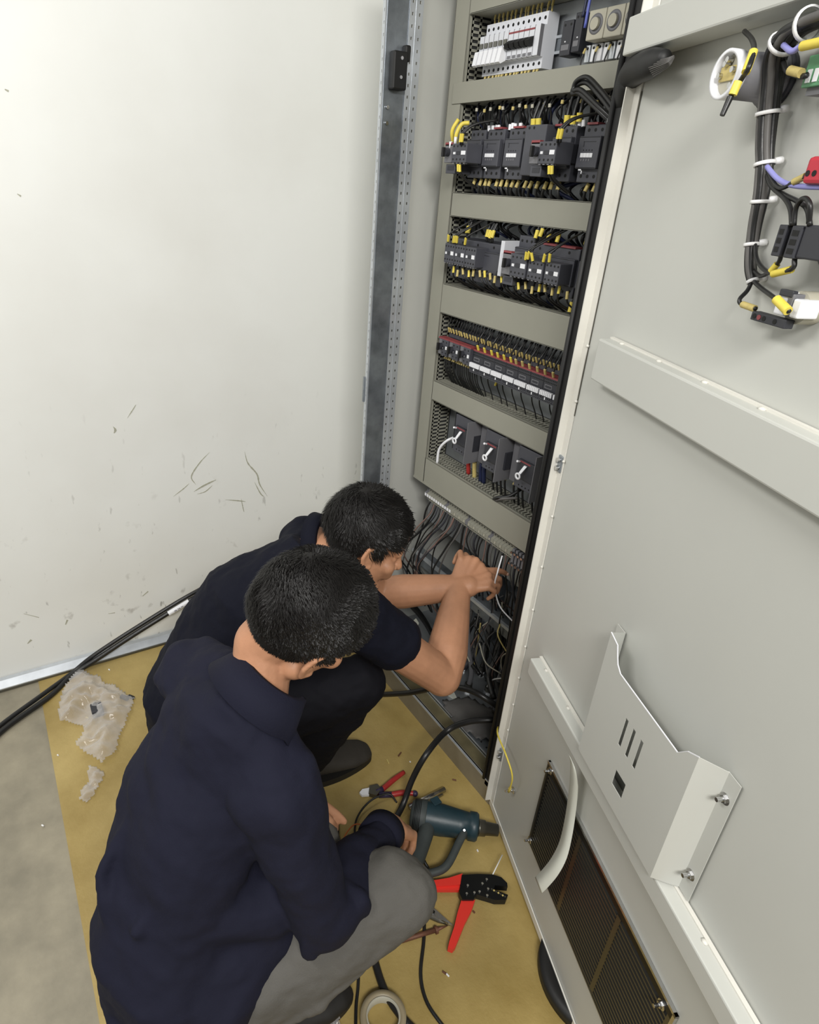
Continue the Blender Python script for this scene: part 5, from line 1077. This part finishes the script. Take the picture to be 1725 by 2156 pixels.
chain(b, [PEL, RHIP, RK], [.09, .07, .05], 'skin'); chain(b, [RK, RA, RA+V((0, .08, -.045))], [.045, .03, .024], 'skin')
chain(b, [PEL, LHIP, LK], [.09, .07, .05], 'skin'); chain(b, [LK, LA, LA+V((0, .10, -.05))], [.05, .035, .03], 'skin')
rh1 = hand(b, RW+V((-.006, .022, -.012)), V((-.22, .55, -.80)), vT*.55+vU*.75+vR*.25, vR*-.75+vU*.35, [(.75, 1.0, .6), (.85, 1.05, .6), (.9, 1.1, .65), (.95, 1.1, .7)], 1.02, thumb=(.8, .45, .3), thumb_curl=.3)
lh1 = hand(b, LW+V((.004, .006, .0)), V((.72, .30, -.50)), vT*.7+vU*.5, V((-.2, .9, .35)), [(1.0, 1.1, .6), (1.1, 1.1, .6), (1.1, 1.2, .6), (1.2, 1.2, .6)], .92, thumb=(.85, .4, .2), thumb_curl=.2)
m1 = finish(b, 'person', None, .0035, 5, label='person in a navy long-sleeved shirt and grey trousers squatting in front, seen from behind', cat='person')
hair(h1, m1, 'hair', 22000, .017, .0072, .0008, whorl=(-.025, -.055, .10), seed=5, low=-.10)
b = MB(); sv = V((1, .06, 0))
loft(b, [tors((-.70, -.91, .115), .10, .085, (0, .95, -.2)), tors(PEL+V((.0, -.02, -.05)), .150, .120, (0, .95, -.2)), tors(PEL+V((-.015, -.015, .08)), .165, .135, (0, .95, -.25)), tors(MID+V((0, 0, 0)), .158, .128, (0, .9, -.4)), tors((MID+CH)/2+V((0, -.015, .01)), .165, .115, (0, .85, -.5)), tors(CH, .160, .105, (0, .8, -.55)), tors(C7+V((-.03, -.01, -.06)), .130, .082, (0, .8, -.5)), tors(C7+V((0, .02, -.018)), .072, .066, (0, .85, -.4))], 'navy')
chain(b, [C7+V((.04, .01, -.07)), RS, RS+(RE-RS)*.5+V((.010, -.015, .0)), RE+V((0, -.01, -.01))], [.062, .078, .064, .056], 'navy')
chain(b, [RE, RE+(RW-RE)*.45, RE+(RW-RE)*.88], [.058, .057, .046], 'navy')
chain(b, [C7+V((-.09, .0, -.06)), LS, (LS+LE)/2, LE], [.062, .076, .070, .062], 'navy'); chain(b, [LE, LE+(LW-LE)*.5, LE+(LW-LE)*.88], [.062, .056, .046], 'navy')
# cloth ridges: pulled folds from shoulder to waist and round the elbow
def ridge(pts, r): chain(b, [V(p) for p in pts], [r*.5]+[r]*(len(pts)-2)+[r*.5], 'navy')
ridge([RS+V((-.05, -.075, -.02)), RS+V((-.06, -.12, -.12)), MID+V((.10, -.10, .02)), MID+V((.13, -.02, -.08))], .016)
ridge([CH+V((-.03, -.105, .0)), MID+V((0, -.135, .06)), MID+V((.06, -.13, -.06)), PEL+V((.12, -.08, .05))], .014)
ridge([RE+V((.02, -.06, .05)), RE+V((.03, -.05, -.04)), RE+V((-.02, .02, -.055))], .014); ridge([RE+V((-.03, .02, .055)), RE+V((.03, .05, .03)), RE+V((.03, .06, -.03))], .012)
ridge([RE+(RW-RE)*.3+V((-.04, -.02, .03)), RE+(RW-RE)*.4+V((.02, .0, .052)), RE+(RW-RE)*.5+V((.045, .02, .02))], .012)
ridge([PEL+V((-.10, -.10, .0)), PEL+V((-.02, -.135, -.02)), PEL+V((.08, -.125, .0)), PEL+V((.145, -.06, .03))], .014)
chain(b, [MID+V((.07, .02, -.02)), V((-.675, -.765, .43))], [.10, .072], 'navy'); chain(b, [PEL+V((.07, .03, .04)), V((-.665, -.775, .37))], [.105, .07], 'navy')
sh1 = finish(b, 'shirt', m1, .0055, 7, [('CLOUDS', .11, .020), ('MARBLE', .16, .010), ('CLOUDS', .035, .005)])
fa = (RW-RE).normalized(); b = MB(); b.ring(RE+(RW-RE)*.84, fa, .036, .0475, .040, 'navy', 36) if True else None; b.build('cuff', sh1)
fa = (LW-LE).normalized(); b = MB(); b.ring(LE+(LW-LE)*.95, fa, .036, .041, .028, 'navy', 36); b.build('cuff', sh1)
collar(sh1, C7+V((.0, .035, -.006)), (h1.c-C7)+V((0, .0, .02)), (.0, -1, .5), .064, .103, .036, -.020, 'navy', -2.35, 2.35, .03)
b = MB()
chain(b, [PEL+V((0, 0, -.04)), RHIP, (RHIP+RK)/2+V((0, 0, .0)), RK], [.125, .105, .096, .078], 'greyt'); chain(b, [RK+V((0, -.01, -.015)), (RK+RA)/2+V((.0, -.02, .012)), RA+V((0, -.02, .03))], [.070, .062, .056], 'greyt')
chain(b, [PEL+V((0, 0, -.04)), LHIP, (LHIP+LK)/2, LK], [.13, .11, .098, .080], 'greyt'); chain(b, [LK+V((0, -.01, -.015)), (LK+LA)/2, LA+V((0, 0, .03))], [.076, .074, .062], 'greyt')
chain(b, [RHIP+V((.09, .03, -.04)), (RHIP+RK)/2+V((.09, .0, -.045)), RK+V((.05, -.05, -.065))], [.010, .016, .008], 'greyt')
chain(b, [RA+V((.05, .0, .10)), RA+V((.06, .07, .14)), RK+V((.03, -.09, -.10))], [.010, .014, .008], 'greyt')
finish(b, 'trousers', m1, .006, 7, [('CLOUDS', .08, .014), ('MARBLE', .16, .007), ('CLOUDS', .03, .006)])
shoe(m1, (-.650, -.875, 0), (-.630, -.59, 0), .09, m='sole'); shoe(m1, (-.875, -.90, 0), (-.88, -.62, 0), .09, m='sole')

# ------------------------------------------------------------------ labels by place for repeats standing in a row
ORD = 'leftmost second third fourth fifth sixth seventh eighth ninth tenth eleventh twelfth thirteenth fourteenth fifteenth sixteenth seventeenth eighteenth nineteenth twentieth twenty-first twenty-second twenty-third twenty-fourth'.split()
rows = {}
for o in list(COL.objects):
    if o.parent is None and 'group' in o.keys(): rows.setdefault((o['group'], o['label']), []).append(o)
def centre(o):
    if o.type == 'MESH': P_ = [v.co for v in o.data.vertices][::7]; c = sum(P_, Vector())/len(P_)
    else: c = o.location
    q = c-CAM; return q.dot(RIGHT)/q.dot(FWD)
for (g, l), os_ in rows.items():
    if 1 < len(os_) <= 24 and not g.startswith('crowded') and not g.startswith('tangled') and not g.startswith('loose') and 'hanging' not in g:
        os_.sort(key=centre); n = len(os_)
        for i, o in enumerate(os_):
            w = 'leftmost' if i == 0 else ('rightmost' if i == n-1 else ORD[i]+' from the left')
            ws = l.split()
            o['label'] = ' '.join(ws[:16-len(w.split())])+', '+w if len(ws) <= 16-len(w.split()) else l
            if len(ws) > 16-len(w.split()): print('LONG', l)
